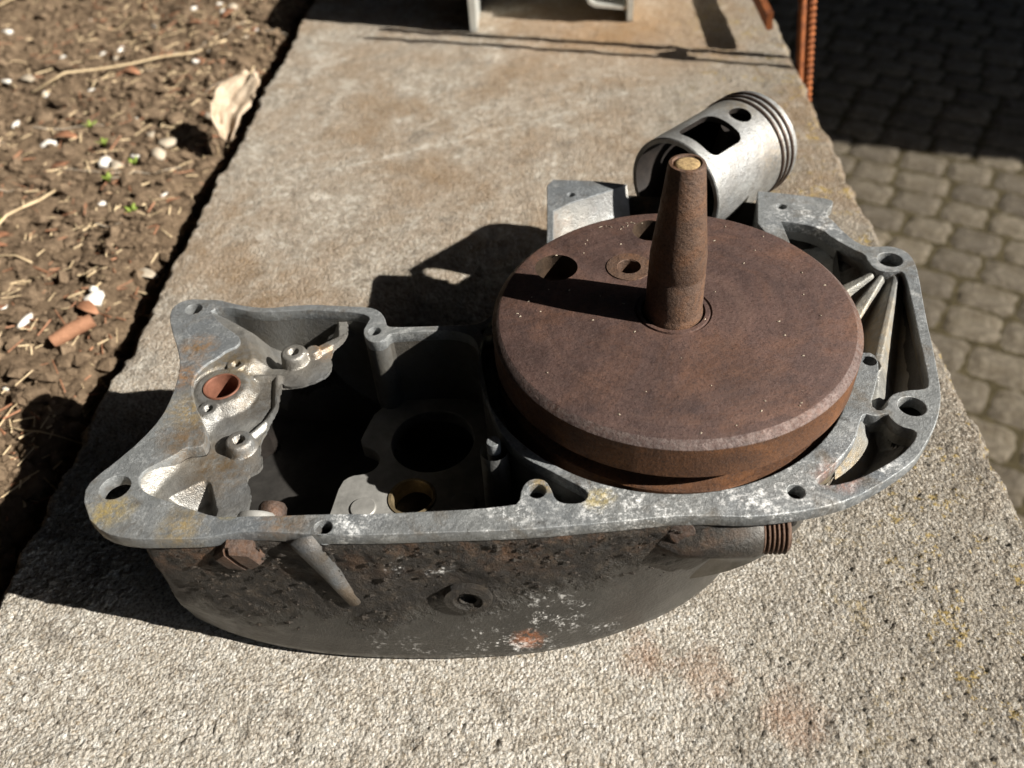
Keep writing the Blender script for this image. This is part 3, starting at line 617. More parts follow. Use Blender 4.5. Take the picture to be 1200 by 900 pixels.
# ------------------------------------------------------------------ crankcase
T = lambda l: [tuple(p) for p in l]
AX, AY, RB = -.0045, 0.0, .083
def build_case():
    root = empty('engine_casing', (-.08, 0, 0))
    root.location = (0, 0, 0)
    tag(root, 'open grey cast aluminium engine casing half lying on the concrete', 'engine part')
    # --- split face: outline, cylinder mouth and crank bore, cavities, bolt holes
    ml, mr = D['MOUTH_L'], D['MOUTH_R']
    a0 = math.atan2(ml[-1][1] - AY, ml[-1][0] - AX); a1 = math.atan2(mr[0][1] - AY, mr[0][0] - AX)
    a1 -= 0; n = 90; aa0 = a0; aa1 = a1 - 2 * PI if False else a1
    # go the long way round (through the front) from left mouth to right mouth
    span = (2 * PI - (a0 - a1)); bore = [(AX + RB * math.cos(a0 + span * k / n), AY + RB * math.sin(a0 + span * k / n)) for k in range(n + 1)]
    outer = chaikin(T(D['OUT_A']), 1, False) + T(ml) + bore + T(mr) + chaikin(T(D['OUT_B']), 1, False)
    H1, H2, H3 = (chaikin(T(D[k]), 1) for k in ('H1', 'H2', 'H3'))
    holes = [circle_pts(c, r, 28) for k, (c, r) in ((k, (v[0], v[1] / 1000)) for k, v in D['HOLES'].items())]
    fl = curve_prism('flange', [outer, H1, H2, H3] + holes, ZF - .0062, ZF, FLANGE, root, .00045)
    shade_auto(fl, 40)
    # blind bolt holes below the flange
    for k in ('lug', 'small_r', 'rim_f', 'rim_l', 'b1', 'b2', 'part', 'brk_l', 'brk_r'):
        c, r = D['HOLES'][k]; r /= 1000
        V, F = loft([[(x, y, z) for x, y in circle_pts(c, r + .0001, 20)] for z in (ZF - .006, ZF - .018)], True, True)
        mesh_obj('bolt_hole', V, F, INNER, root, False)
    # bosses running down inside the cavity
    for c, r, dz in ((D['HOLES']['b1'][0], .0052, .046), (D['HOLES']['b2'][0], .006, .046), (D['HOLES']['lug'][0], .0068, .04), (D['HOLES']['part'][0], .006, .045)):
        V, F = loft([[(x, y, z) for x, y in circle_pts(c, rr, 32)] for z, rr in ((ZF - .0058, r), (ZF - dz, r * 1.12))])
        mesh_obj('boss', V, F, CAST, root, True)
    # cavity linings and floors
    def lining(h, depth, mat, nm, floor=True, draft=.0):
        c = np.mean(np.array(h), 0)
        rings = [[(x, y, z) for x, y in h] for z in (ZF - .0058, ZF - depth)]
        V, F = loft(rings); o = mesh_obj(nm, V, F, [mat, SHADE_BLACK], root); shade_auto(o, 30)
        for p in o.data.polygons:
            if p.center.x < -.15 and p.center.y < .03: p.material_index = 1  # lining below the left casting coloured black, a painted shade
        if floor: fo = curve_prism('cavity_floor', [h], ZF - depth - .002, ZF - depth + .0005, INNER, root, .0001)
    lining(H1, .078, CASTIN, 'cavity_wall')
    # crank chamber
    V, F = loft([[(AX + RB * math.cos(2 * PI * k / 96), AY + RB * math.sin(2 * PI * k / 96), z) for k in range(96)] for z in (ZF - .0058, ZF - .06)], True, True)
    # leave the cylinder mouth open down to the floor
    F = [f for f in F if len(f) > 4 or not (.9 < math.atan2(V[f[0]][1] - AY, V[f[0]][0] - AX) < 2.05)]
    mesh_obj('crank_chamber', V, F, CAST, root, True)
    # cylinder mouth: flared walls under the two brackets
    la = T(ml)[::-1]; la = la + [tuple(D['OUT_A'][-1])]
    up = [(x, y, ZF - .0005) for x, y in la]
    lo = [(x + .004, y - .004 - .018 * i / (len(la) - 1), ZF - .030) for i, (x, y) in enumerate(la)]
    mid = [tuple((a[k] + b[k]) / 2 + (0, .002, -.003)[k] for k in range(3)) for a, b in zip(up, lo)]
    V, F = loft([up, mid, lo], False); o = mesh_obj('mouth_wall', V, F, MOUTHM, root, True)
    ra = T(mr); up = [(x, y, ZF - .0005) for x, y in ra]; V, F = loft([up, [(x - .001, y - .002, ZF - .04) for x, y in ra]], False); mesh_obj('mouth_wall', V, F, POCKET, root)
    # inner bearing plate
    pz = ZF - .046
    pl = curve_prism('bearing_plate', [chaikin(T(D['PLATE']), 1), circle_pts(D['PLATE_HOLE'], .0205, 64), circle_pts(D['BUSH'], .0112, 40)], pz - .008, pz, PLATE, root, .0004)
    for c in D['RIV']:
        V, F = lathe([(.0062, -.002), (.0062, .0004), (.0056, .0010), (.0001, .0011)], 32); mesh_obj('plug', V, F, PLATE, root, False, (c[0], c[1], pz))
    b = D['BUSH']; V, F = loft([[(x, y, z) for x, y in circle_pts((b[0], b[1]), r, 40)] for r, z in ((.0112, pz + .0006), (.0098, pz + .0008), (.0092, pz - .001), (.0092, pz - .028))], True)
    o = mesh_obj('bush', V, F, BRASS, root); shade_auto(o, 30)
    mesh_obj('bush_shade_disc', *lathe([(.0088, -.012), (.0088, -.0075)], 32), SHADE_BLACK, root, False, (b[0] + .0006, b[1] + .0004, pz))  # black disc standing in for the shade down the bush
    # --- tub: outer wall from rim to base
    top = T(D['WT']) + T(D['WBACK']); nb = len(D['WT'])
    cx, cy = -.07, 0.0
    bot = T(D['WB']) + [(cx + (x - cx) * .93, cy + (y - cy) * .9) for x, y in D['WBACK']]
    for i, (x, y) in enumerate(D['WBACK'][:4]):   # the right end tucks in under the rim
        k = (.60, .66, .72, .78)[i]; bot[nb + i] = (AX + (x - AX) * k, AY + (y - AY) * k)
    prof = ((ZF - .0058, 0.0, 1.0), (.066, .15, 1.0), (.042, .52, 1.008), (.022, .86, 1.010), (.008, 1.0, 1.0), (.0030, 1.0, .988), (.0004, 1.0, .955))
    rings = []
    for z, t, s in prof:
        r = [(a[0] * (1 - t) + b_[0] * t, a[1] * (1 - t) + b_[1] * t) for a, b_ in zip(top, bot)]
        r = [(cx + (x - cx) * s, cy + (y - cy) * s) for x, y in r]
        rings.append([(x, y, z) for x, y in chaikin(r, 2)])
    # resample finely and roughen the crusted zone
    def resample(r, n=520):
        a = np.array(r + [r[0]]); d = np.concatenate([[0], np.cumsum(np.hypot(*(a[1:, :2] - a[:-1, :2]).T))]); t = np.linspace(0, d[-1], n, endpoint=False)
        return np.stack([np.interp(t, d, a[:, q]) for q in range(3)], 1)
    R_ = [np.array(r) for r in rings]; nn = len(R_[0]); up = 4
    def dense(a): b = np.roll(a, -1, 0); return np.concatenate([a[:, None] + (b - a)[:, None] * (q / up) for q in range(up)], 1).reshape(-1, 3) if False else np.stack([a + (b - a) * (q / up) for q in range(up)], 1).reshape(-1, 3)
    R_ = [dense(r) for r in R_]; fine = []
    for k in range(len(R_) - 1):
        m_ = (14, 16, 14, 10)[k] if k < 4 else 2
        for j in range(m_): fine.append(R_[k] + (R_[k + 1] - R_[k]) * j / m_)
    fine.append(R_[-1]); G = np.array(fine); x, y, z = G[..., 0], G[..., 1], G[..., 2]
    u = x + y * .6
    zz = z + (fbm(u * 38, z * 38, 4, 201) - .47) * .05 + np.interp(x, [-.2, -.12, 0], [.024, .014, -.004])
    cr = sst(.052, .068, zz) * sst(.035, 0.0, x) * (y < -.04)
    lump = fbm(u * 190, z * 190, 4, 205) * .0022 + grains(u / .0030, z / .0030, 210) * .0012 * fbm(u * 60, z * 60, 2, 220) + (fbm(u * 70, z * 70, 3, 230) - .4) * .0028
    disp = cr * np.clip(lump, 0, 1) * .8 + (fbm(u * 90, z * 90, 3, 240) - .47) * .0004
    edge_fade = sst(ZF - .006, ZF - .0085, z); disp = disp * edge_fade
    nrm = np.stack([x - cx, y - cy], -1); front = (y < -.04)[..., None]; nrm = np.where(front, np.stack([np.clip((x + .1) * 1.2, -.7, .7), -np.ones_like(x)], -1), nrm)
    nrm /= np.linalg.norm(nrm, axis=-1, keepdims=True)
    G[..., :2] += nrm * disp[..., None]
    V, F = loft([list(map(tuple, r)) for r in G], True, True)
    o = mesh_obj('outer_wall', V, F, WALLM, root); [setattr(p, 'use_smooth', True) for p in o.data.polygons]
    return root
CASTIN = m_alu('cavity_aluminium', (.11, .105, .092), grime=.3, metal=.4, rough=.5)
case = build_case()

POCKL = ((-.2182, -.0769), (-.1985, -.0635))
def build_cast_fields(root):
    F_ = D['CAST']; res = .0005
    # left end: bearing housing, bosses and dished pockets
    x0, x1, y0, y1 = -.245, -.118, -.098, .088
    xs = np.arange(x0, x1, res); ys = np.arange(y0, y1, res); X, Y = np.meshgrid(xs, ys)
    dist = lambda p: np.hypot(X - p[0], Y - p[1])
    cef = chaikin(T(D['CASTEDGE'])[:17], 2, False); ceh = T(D['CASTEDGE'])[17:]; edge = sd_poly(cef + ceh, X, Y) + .0007 * (fbm(X * 160, Y * 160, 2, 303) - .47)
    h = np.full(X.shape, -.0009) - .0006 * fbm(X * 120, Y * 120, 3, 7)
    b = F_['bearing']; db = dist(b)
    # floor outside the bearing land falls towards the cavity
    ux, uy = .93, -.37
    side = (X - b[0]) * ux + (Y - b[1]) * uy
    fall = sst(.0105, .0165, db) * sst(.001, .010, side)
    h = h - .0052 * fall
    lipd, lt = sd_line([F_[k] for k in ('lip0', 'lip1', 'lip2', 'lip3', 'lip4')], X, Y)
    h = np.maximum(h, -.0042 - np.maximum(0, lipd - .0006) * 1.2 - (lipd > .004) * 1.0)
    # groove along the left of the bearing land
    h -= .0011 * np.exp(-((db - .0135) / .0012) ** 2) * (side < .006)
    sa = sd_poly(D['POCKA'], X, Y); pa = -.026 * sst(-.001, .017, -sa) - .001 * (sa < 0); h = np.where(sa < 0, np.minimum(h, pa), h)
    bump1 = .0042 * np.exp(-(((X + .202) / .010) ** 2 + ((Y - .046) / .006) ** 2)); h += bump1 * (sa < -.004)
    sb = sd_poly(D['POCKB'], X, Y); ln = ((Y - POCKL[0][1]) * (POCKL[1][0] - POCKL[0][0]) - (X - POCKL[0][0]) * (POCKL[1][1] - POCKL[0][1])) / math.hypot(POCKL[1][0] - POCKL[0][0], POCKL[1][1] - POCKL[0][1])
    pb = -(.0035 + .0115 * sst(-.001, .0085, -ln)) * sst(-.0003, .0055, -sb); h = np.where(sb < 0, np.minimum(h, pb), h)
    # low ground around the front boss
    q = sst(.0, .006, -sd_poly([F_['boss2'], (-.158, -.055), (-.168, -.082), (-.178, -.07), (-.183, -.045)], X, Y)); h = np.minimum(h, -.0012 - .010 * q)
    # ribs and bosses
    d_, t_ = sd_line([F_['boss1'], F_['rib0'], F_['rib1']], X, Y); h = np.maximum(h, np.where(d_ < .006, -.0045 - np.maximum(0, d_ - .0022) * 3.2, -1)); d_ = dist(F_['rib0']); h = np.maximum(h, np.where(d_ < .008, -.0030 - np.maximum(0, d_ - .0032) * 4, -1))
    for k, r in (('boss1', .0060), ('boss2', .0058)):
        d_ = dist(F_[k]); h = np.maximum(h, np.where(d_ < r + .006, -.0006 - .0006 * sst(r - .0012, r, d_) - np.maximum(0, d_ - r) * 7, -1))
        h = np.where(d_ < .0023, -.018, h)
    for k, r in (('t1', .0022), ('t2', .0019), ('t3', .0019), ('t4', .0023)):
        d_ = dist(F_[k]); h = np.maximum(h, np.where(d_ < .0045, -.0008, -1)); h = np.where(d_ < r, -.016, h)
    h = np.where(db < .0082, -.016, h)
    h += .0005 * (fbm(X * 260, Y * 260, 3, 44) - .47) * (h < -.0012)
    void = edge > 0
    dl = .0085 + .014 * sst(-.1525, -.150, X - .25 * (Y - .02))
    wall = -.0020 - edge * 16
    h = np.where(void, np.minimum(h, np.maximum(-dl - .004 * (sa < 0), wall)), h)
    h_in = np.where(void, np.nan, h)
    hh = h.copy()                       # carry the top surface a little past the edge, then snap the rim onto it
    for _ in range(3):
        pad = np.pad(hh, 1, mode='edge'); nb_ = np.stack([pad[:-2, 1:-1], pad[2:, 1:-1], pad[1:-1, :-2], pad[1:-1, 2:]])
        pv = np.pad(void, 1, mode='edge'); nv = np.stack([pv[:-2, 1:-1], pv[2:, 1:-1], pv[1:-1, :-2], pv[1:-1, 2:]])
        av = np.where(nv, -9, nb_).max(0); upd = void & (av > -8); hh = np.where(upd, av, hh); void = void & ~upd
    gy, gx = np.gradient(edge, res); gl = np.hypot(gx, gy) + 1e-9
    band = (edge > -.15 * res) & (edge < 1.5 * res)
    Xs = np.where(band, X - edge * gx / gl, X); Ys = np.where(band, Y - edge * gy / gl, Y)
    inH = sd_poly(D['H1'], X, Y) < .0022
    keep = inH & (edge < 1.05 * res)
    cell = keep[:-1, :-1] & keep[1:, :-1] & keep[:-1, 1:] & keep[1:, 1:]
    o = grid_obj('bearing_housing', None, None, Xs, Ys, ZF + hh, CAST, root, cell)
    # the casting's free edge dropping into the cavity
    ce = cef; pts = []
    for a, b_ in zip(ce[:-1], ce[1:]):
        m_ = max(2, int(math.hypot(b_[0] - a[0], b_[1] - a[1]) / .0008))
        pts += [(a[0] + (b_[0] - a[0]) * q / m_, a[1] + (b_[1] - a[1]) * q / m_) for q in range(m_)]
    V1 = []; V2 = []; V3 = []
    for x, y in pts:
        iy = min(max(int(round((y - y0) / res)), 0), len(ys) - 1); ix = min(max(int(round((x - x0) / res)), 0), len(xs) - 1)
        z = float(hh[iy, ix]); deep = .008 + .013 * float(sst(-.1535, -.150, np.array(x - .25 * (y - .02))))
        ox, oy = -float(gx[iy, ix] / gl[iy, ix]) * float(edge[iy, ix]), -float(gy[iy, ix] / gl[iy, ix]) * float(edge[iy, ix])
        x += ox; y += oy; x_, y_ = x, y
        V1.append((x, y, ZF + z + .00005)); V2.append((x, y, ZF + min(z - .0004, -deep))); V3.append((x - .004, y, ZF + min(z - .0004, -deep) - .0002))
    V, F = loft([V1, V2, V3], False); o = mesh_obj('casting_edge', V, F, CAST, root); shade_auto(o, 40)
    # gusset under the tall boss
    bx, by = F_['boss1']
    # bearing bush in the housing
    V, F = loft([[(b[0] + r * math.cos(2 * PI * k / 48), b[1] + r * math.sin(2 * PI * k / 48), z) for k in range(48)] for r, z in ((.0086, ZF - .0012), (.0083, ZF - .0006), (.0077, ZF - .0007), (.0073, ZF - .0016), (.0073, ZF - .0125))], True, True)
    o = mesh_obj('bush', V, F, BUSH, root); shade_auto(o, 35)
    # right end: ribbed pockets
    res = .0006; xs = np.arange(.06, .205, res); ys = np.arange(-.09, .135, res); X, Y = np.meshgrid(xs, ys)
    out = T(D['OUT_B']); poly = out + [(.0, -.05), (.02, .13)]
    dout = np.maximum(0, -sd_poly(poly, X, Y)); r = np.hypot(X - AX, Y - AY)
    h = -.010 - .9 * np.maximum(0, dout - .006); h = np.maximum(h, -.046)
    h = np.maximum(h, -.002 - np.maximum(0, r - .0900) * 1.5)
    for i, rb in enumerate(D['RIBS']):
        d_, t_ = sd_line(rb, X, Y); topz = (-.0025 - t_ * (.007, .008, .003)[i])
        h = np.maximum(h, np.where(d_ < .012, topz - np.maximum(0, d_ - (.0011 + (.0019, .0019, .0006)[i] * t_)) * (2.2, 2.2, 1.5)[i], -1))
    for k in ('ear_r', 'ear_r2', 'small_r'):
        c, rr = D['HOLES'][k]; d_ = np.hypot(X - c[0], Y - c[1]); R = .0098 if k != 'small_r' else .0058
        h = np.maximum(h, np.where(d_ < R + .01, -.002 - np.maximum(0, d_ - R) * 4, -1))
        h = np.where(d_ < rr / 1000 + .001, -.03, h)
    h += .0008 * (fbm(X * 150, Y * 150, 4, 61) - .47)
    keep = (np.minimum(sd_poly(D['H2'], X, Y), sd_poly(D['H3'], X, Y)) < .0015)
    cell = keep[:-1, :-1] & keep[1:, :-1] & keep[:-1, 1:] & keep[1:, 1:]
    grid_obj('ribbed_pocket', None, None, X, Y, ZF + h, POCKET, root, cell)
    for H in ('H2', 'H3'):
        hh = chaikin(T(D[H]), 1); V, F = loft([[(x, y, z) for x, y in hh] for z in (ZF - .0058, ZF - .0108)]); mesh_obj('pocket_edge', V, F, POCKET, root, True)
    # sloping skin beneath the right-hand overhang
    ob = chaikin(out, 1, False); ob = [p for p in ob if p[0] > .012 or p[1] > 0]
    up = []; lo = []
    for x, y in ob:
        rr = math.hypot(x - AX, y - AY); k = min(1, .088 / rr); e = 1 - .003 / rr
        up.append((AX + (x - AX) * e, AY + (y - AY) * e, ZF - .0058)); lo.append((AX + (x - AX) * k, AY + (y - AY) * k, ZF - .0075 - 1.02 * max(0, rr - .088)))
    V, F = loft([up, lo], False); mesh_obj('overhang_skin', V, F, WALLM, root, True)
build_cast_fields(case)

def build_case_fittings(root):
    rnd = random.Random(3); FR = D['FRONT']
    # gusset standing out below the rim, tapering down the wall
    fx = FR['fin'][0]; yw = -.0985
    yw = lambda z: -.0985 - .0068 * (ZF - z) / .086
    pts = [(fx + dx, yw(z) + e - .0004, z) for dx, z, e in ((-.0075, ZF - .004, .003), (-.0045, ZF - .012, .0012), (-.0005, .069, .0004), (.0038, .057, .0004), (.0066, .049, .0012), (.0078, .044, .0045))]
    V, F = tube_path(pts, [.0075, .0056, .0040, .0036, .0038, .0026], 16); o = mesh_obj('rib', V, F, GUSSET, root, True)
    # the web filling the corner to the left of the rib
    V = []; F = []
    for k in range(9):
        t = k / 8; z = ZF - .0055 - t * .030; xa = fx - .0045 + t * .0085; xb = xa - .016 * (1 - t) ** 1.4 - .001
        V += [(xb, yw(z) + .002, z), ((xa + xb) / 2, yw(z) - .0004, z), (xa, yw(z) - .0012, z)]
    for k in range(8):
        for i in range(2): F.append((k * 3 + i, k * 3 + i + 1, k * 3 + 4 + i, k * 3 + 3 + i))
    mesh_obj('rib_web', V, F, CRUST, root, True)
    # slotted rusty drain plug through the wall
    px, py = FR['plug_out'][0] - .001, -.098; pz = ZF - .0125
    prof = [(.0004, -.0065), (.0085, -.0060), (.0098, -.0045), (.0098, .0005), (.0075, .001), (.0075, .006)]
    V, F = lathe(prof, 6); me = mesh_obj('drain_plug', V, F, RUST_BOLT, None)
    cut = mesh_obj('slot_cut', *box_vf(-.02, .02, -.0012, .0012, -.010, -.0035), RUST_BOLT)
    boolean(me, [cut]); me.parent = root
    me.matrix_local = Matrix.Translation((px, py, pz)) @ Matrix.Rotation(math.radians(-78), 4, 'X') @ Matrix.Rotation(math.radians(75), 4, 'Z')
    # inner end of the plug with washer
    q = FR['plug_in']; V, F = lathe([(.0085, -.004), (.0085, .001), (.0078, .002), (.0001, .0025)], 24)
    o = mesh_obj('washer', V, F, PLATE, root); o.matrix_local = Matrix.Translation((q[0] + .001, q[1] - .012, ZF - .0125)) @ Matrix.Rotation(math.radians(-68), 4, 'X'); shade_auto(o)
    V, F = lathe([(.0058, -.004), (.0058, .0022), (.0048, .0038), (.0001, .0043)], 24)
    o = mesh_obj('plug_end', V, F, RUST_BOLT, root); o.matrix_local = Matrix.Translation((q[0] + .006, q[1] - .0075, ZF - .0135)) @ Matrix.Rotation(math.radians(-68), 4, 'X'); shade_auto(o)
    # ringed boss with a hole in the middle of the wall
    bx = FR['boss'][0]; bz = .052; by = -.1010 - .0
    yy = -.0997 - .0068 * (ZF - bz) / .086
    V, F = loft([[(bx + r * math.cos(2 * PI * k / 48), yy - d, bz + r * math.sin(2 * PI * k / 48)) for k in range(48)] for r, d in ((.0102, .0), (.0098, .0022), (.0062, .0026), (.0056, .0015), (.0040, .0012), (.0036, .0016), (.0036, -.006))], True, True)
    o = mesh_obj('wall_boss', V, F, WALLM, root); shade_auto(o, 30)
    mesh_obj('hole', *loft([[(bx + .0034 * math.cos(2 * PI * k / 24), yy - d, bz + .0034 * math.sin(2 * PI * k / 24)) for k in range(24)] for d in (-.0022, -.0024)], True, False, True), SHADE_BLACK, root)  # black cap, shade painted into the boss hole
    # lug with the threaded spigot at the right
    sx = .0005; sy = -.0880; sz = ZF - .0180
    ring = lambda x, r, rz, dy=0, dz=0: [(x, sy + dy + r * math.cos(2 * PI * k / 32), sz + dz + rz * math.sin(2 * PI * k / 32)) for k in range(32)]
    V, F = loft([ring(-.036, .005, .006, .012, -.004), ring(-.022, .0085, .0085, .006, -.002), ring(-.004, .0105, .0105), ring(.025, .0108, .0108), ring(.0275, .0096, .0098)], True, True)
    o = mesh_obj('spigot_lug', V, F, WALLM, root); shade_auto(o, 40)
    rs = []; x = .0272
    rs.append(ring(x, .0084, .0084))
    for k in range(6):
        rs += [ring(x + .0006, .0093, .0093), ring(x + .0009, .0093, .0093), ring(x + .0018, .0080, .0080)]; x += .0018
    rs += [ring(x + .0006, .0078, .0078), ring(x + .0006, .006, .006), ring(x - .004, .006, .006)]
    V, F = loft(rs, True, True); o = mesh_obj('threaded_spigot', V, F, RUST_SHAFT, root); shade_auto(o, 25)
    # bolt head caught in the crust under the rim
    V, F = lathe([(.0058, -.004), (.0058, .002), (.0048, .0034), (.0001, .0038)], 24)
    o = mesh_obj('bolt_head', V, F, RUST_BOLT, root); o.matrix_local = Matrix.Translation((-.0040, -.0918, ZF - .0110)) @ Matrix.Rotation(math.radians(66), 4, 'X'); shade_auto(o)
    # oily dirt crust: many small lumps sticking to the wall, one part
    V = []; F = []
    for k in range(420):
        x = rnd.uniform(-.205, .004); t = rnd.random() ** 1.3
        z = ZF - .0075 - t * (.06 if x < -.12 else .034)
        if x > -.12 and rnd.random() < .35: continue
        w_ = float(np.interp(x, [-.22, -.19, -.149, -.109, -.057, -.0077, .0116], [-.1007, -.1003, -.0988, -.0997, -.0976, -.093, -.0929]))
        b_ = float(np.interp(x, [-.23, -.197, -.17, -.12, -.06, -.028, .004], [-.085, -.0964, -.1017, -.1055, -.1028, -.0945, -.0802]))
        tt = float(np.interp(z, [.008, .022, .042, .066, ZF - .0058], [1, .86, .52, .15, 0])); yy = w_ * (1 - tt) + b_ * tt - rnd.uniform(.0006, .0026)
        r = rnd.uniform(.0003, .0014) * (1.6 if rnd.random() < .12 else 1); o_ = len(V)
        pts = [(1, 0, 0), (-1, 0, 0), (0, 1, 0), (0, -1, 0), (0, 0, 1), (0, 0, -1)]
        for p in pts: V.append((x + p[0] * r * rnd.uniform(.6, 1.7), yy + p[1] * r * rnd.uniform(.3, .6), z + p[2] * r * rnd.uniform(.5, 1.2)))
        for f in ((0, 2, 4), (2, 1, 4), (1, 3, 4), (3, 0, 4), (2, 0, 5), (1, 2, 5), (3, 1, 5), (0, 3, 5)): F.append(tuple(i + o_ for i in f))
    o = mesh_obj('dirt_crust', V, F, CRUST, root); o['kind'] = 'stuff'
build_case_fittings(case)

# ------------------------------------------------------------------ crankshaft
def build_crank():
    root = empty('crankshaft', (0, 0, ZD))
    tag(root, 'rusty brown flywheel disc with upright tapered shaft lying in the casing', 'crankshaft')
    # upper web
    V, F = lathe([(.0800, -.0158), (.0800, -.0004), (.0797, 0.0), (.0769, .0024), (.0766, .0025), (.0170, .0025), (.0166, .0019), (.0160, .0019), (.0157, .0027), (.0140, .0027), (.0136, .0008), (.0118, .0008)], 160)
    o = mesh_obj('flywheel', V, F, [RUST, RUST_EDGE, RUST_SIDE], None)
    for p in o.data.polygons:
        z = p.center.z; r = math.hypot(p.center.x, p.center.y)
        p.material_index = 2 if (z < -.0003 and r > .078) else (1 if r > .0768 and z < .00249 and z > -.0157 else 0)
    cuts = []
    for (x, y), r in (((-.0510, .0338), .0101), ((-.0045, .0620), .0088), ((-.0171, .0323), .0052)):
        cuts.append(mesh_obj('cut', *[v if i else [(a + x, b + y, c) for a, b, c in v] for i, v in enumerate(lathe([(r, -.03 if r < .006 else -.010), (r, .01)], 40))], DARKBORE))
    ring = lathe([(.0108, .0016), (.0108, .004)], 48); inner = lathe([(.0103, .001), (.0103, .005)], 48)
    boolean(o, cuts); o.parent = root; o.data.materials.append(HOLE); hi = len(o.data.materials) - 1
    for p in o.data.polygons:
        for (x, y), r in (((-.0510, .0338), .0101), ((-.0045, .0620), .0088), ((-.0171, .0323), .0052)):
            if math.hypot(p.center.x - x, p.center.y - y) < r * 1.001 and abs(p.normal.z) < .5 or (p.center.z < -.005 and math.hypot(p.center.x - x, p.center.y - y) < r): p.material_index = hi
    shade_auto(o, 28)
    # pressed crankpin end: proud ring round its hole
    V, F = loft([[(-.0171 + r * math.cos(2 * PI * k / 48), .0323 + r * math.sin(2 * PI * k / 48), z) for k in range(48)] for r, z in ((.0106, .0023), (.0104, .0030), (.0056, .0030), (.0052, .0024), (.0048, -.012))], True, True)
    pin = mesh_obj('crankpin', V, F, RUST_SHAFT, root); shade_auto(pin, 30)
    V, F = lathe([(.0795, -.044), (.0795, -.0258), (.0790, -.0250), (.001, -.0250)], 128); lo = mesh_obj('lower_flywheel', V, F, RUST_SIDE, root); shade_auto(lo, 28)
    V, F = lathe([(.012, -.0252), (.012, -.0157)], 48); mesh_obj('pin_collar', V, F, RUST_SHAFT, root, False, (-.0171, .0323, 0))
    # tapered shaft
    pr = [(.0128, .0000), (.0128, .0035), (.0125, .0042), (.0124, .0060), (.0121, .0226), (.0118, .0232), (.0117, .0246), (.0120, .0254), (.0118, .0330), (.0096, .0525), (.0073, .0737), (.0069, .0746), (.0058, .0748), (.0052, .0738), (.0001, .0736)]
    V, F = lathe(pr, 72); o = mesh_obj('shaft', V, F, RUST_SHAFT, root); shade_auto(o, 30)
    V, F = lathe([(.0052, .0728), (.0050, .0742), (.0030, .0747), (.0001, .0744)], 32); mesh_obj('centre_packing', V, F, CHALK, o, True)
    # connecting rod leading to the piston pin
    a = Vector((-.0171, .0323, -.0205)); b = Vector((.0445, .1640, -.0205))
    d = (b - a).normalized(); s = Vector((-d.y, d.x, 0)); V = []; F = []
    for t, w, th in ((.06, .011, .0022), (.25, .0085, .0030), (.6, .0065, .0032), (1.0, .0065, .0032)):
        c = a.lerp(b, t)
        V += [c + s * w + Vector((0, 0, th)), c - s * w + Vector((0, 0, th)), c - s * w - Vector((0, 0, th)), c + s * w - Vector((0, 0, th))]
    for k in range(3):
        for i in range(4): F.append((k * 4 + i, k * 4 + (i + 1) % 4, k * 4 + 4 + (i + 1) % 4, k * 4 + 4 + i))
    F += [(3, 2, 1, 0), (12, 13, 14, 15)]
    mesh_obj('connecting_rod', V, F, RUST_BOLT, root)
    # lint and pale specks on the rusty face
    rnd = random.Random(8); V = []; F = []
    for k in range(60):
        r = .075 * math.sqrt(rnd.random()); t = rnd.uniform(0, 6.283)
        if k < 9: x, y = -.020 + rnd.gauss(0, .006), .066 + rnd.gauss(0, .003)
        else: x, y = r * math.cos(t), r * math.sin(t)
        if math.hypot(x, y) > .0755: continue
        l = rnd.uniform(.0004, .0011); w = rnd.uniform(.0002, .0004); an = rnd.uniform(0, 3.14); o_ = len(V); z = .00265
        if k < 9: l *= 1.1; w *= .4
        else: l *= .6; w *= .8
        for sx, sy, dz in ((-1, -1, 0), (1, -1, 0), (1, 1, 0), (-1, 1, 0), (0, 0, .0004)):
            V.append((x + sx * l * math.cos(an) - sy * w * math.sin(an), y + sx * l * math.sin(an) + sy * w * math.cos(an), z + dz))
        F += [tuple(i + o_ for i in f) for f in ((0, 1, 4), (1, 2, 4), (2, 3, 4), (3, 0, 4), (3, 2, 1, 0))]
    o = mesh_obj('pale_specks', V, F, STRAW2, root); o['kind'] = 'stuff'
build_crank()

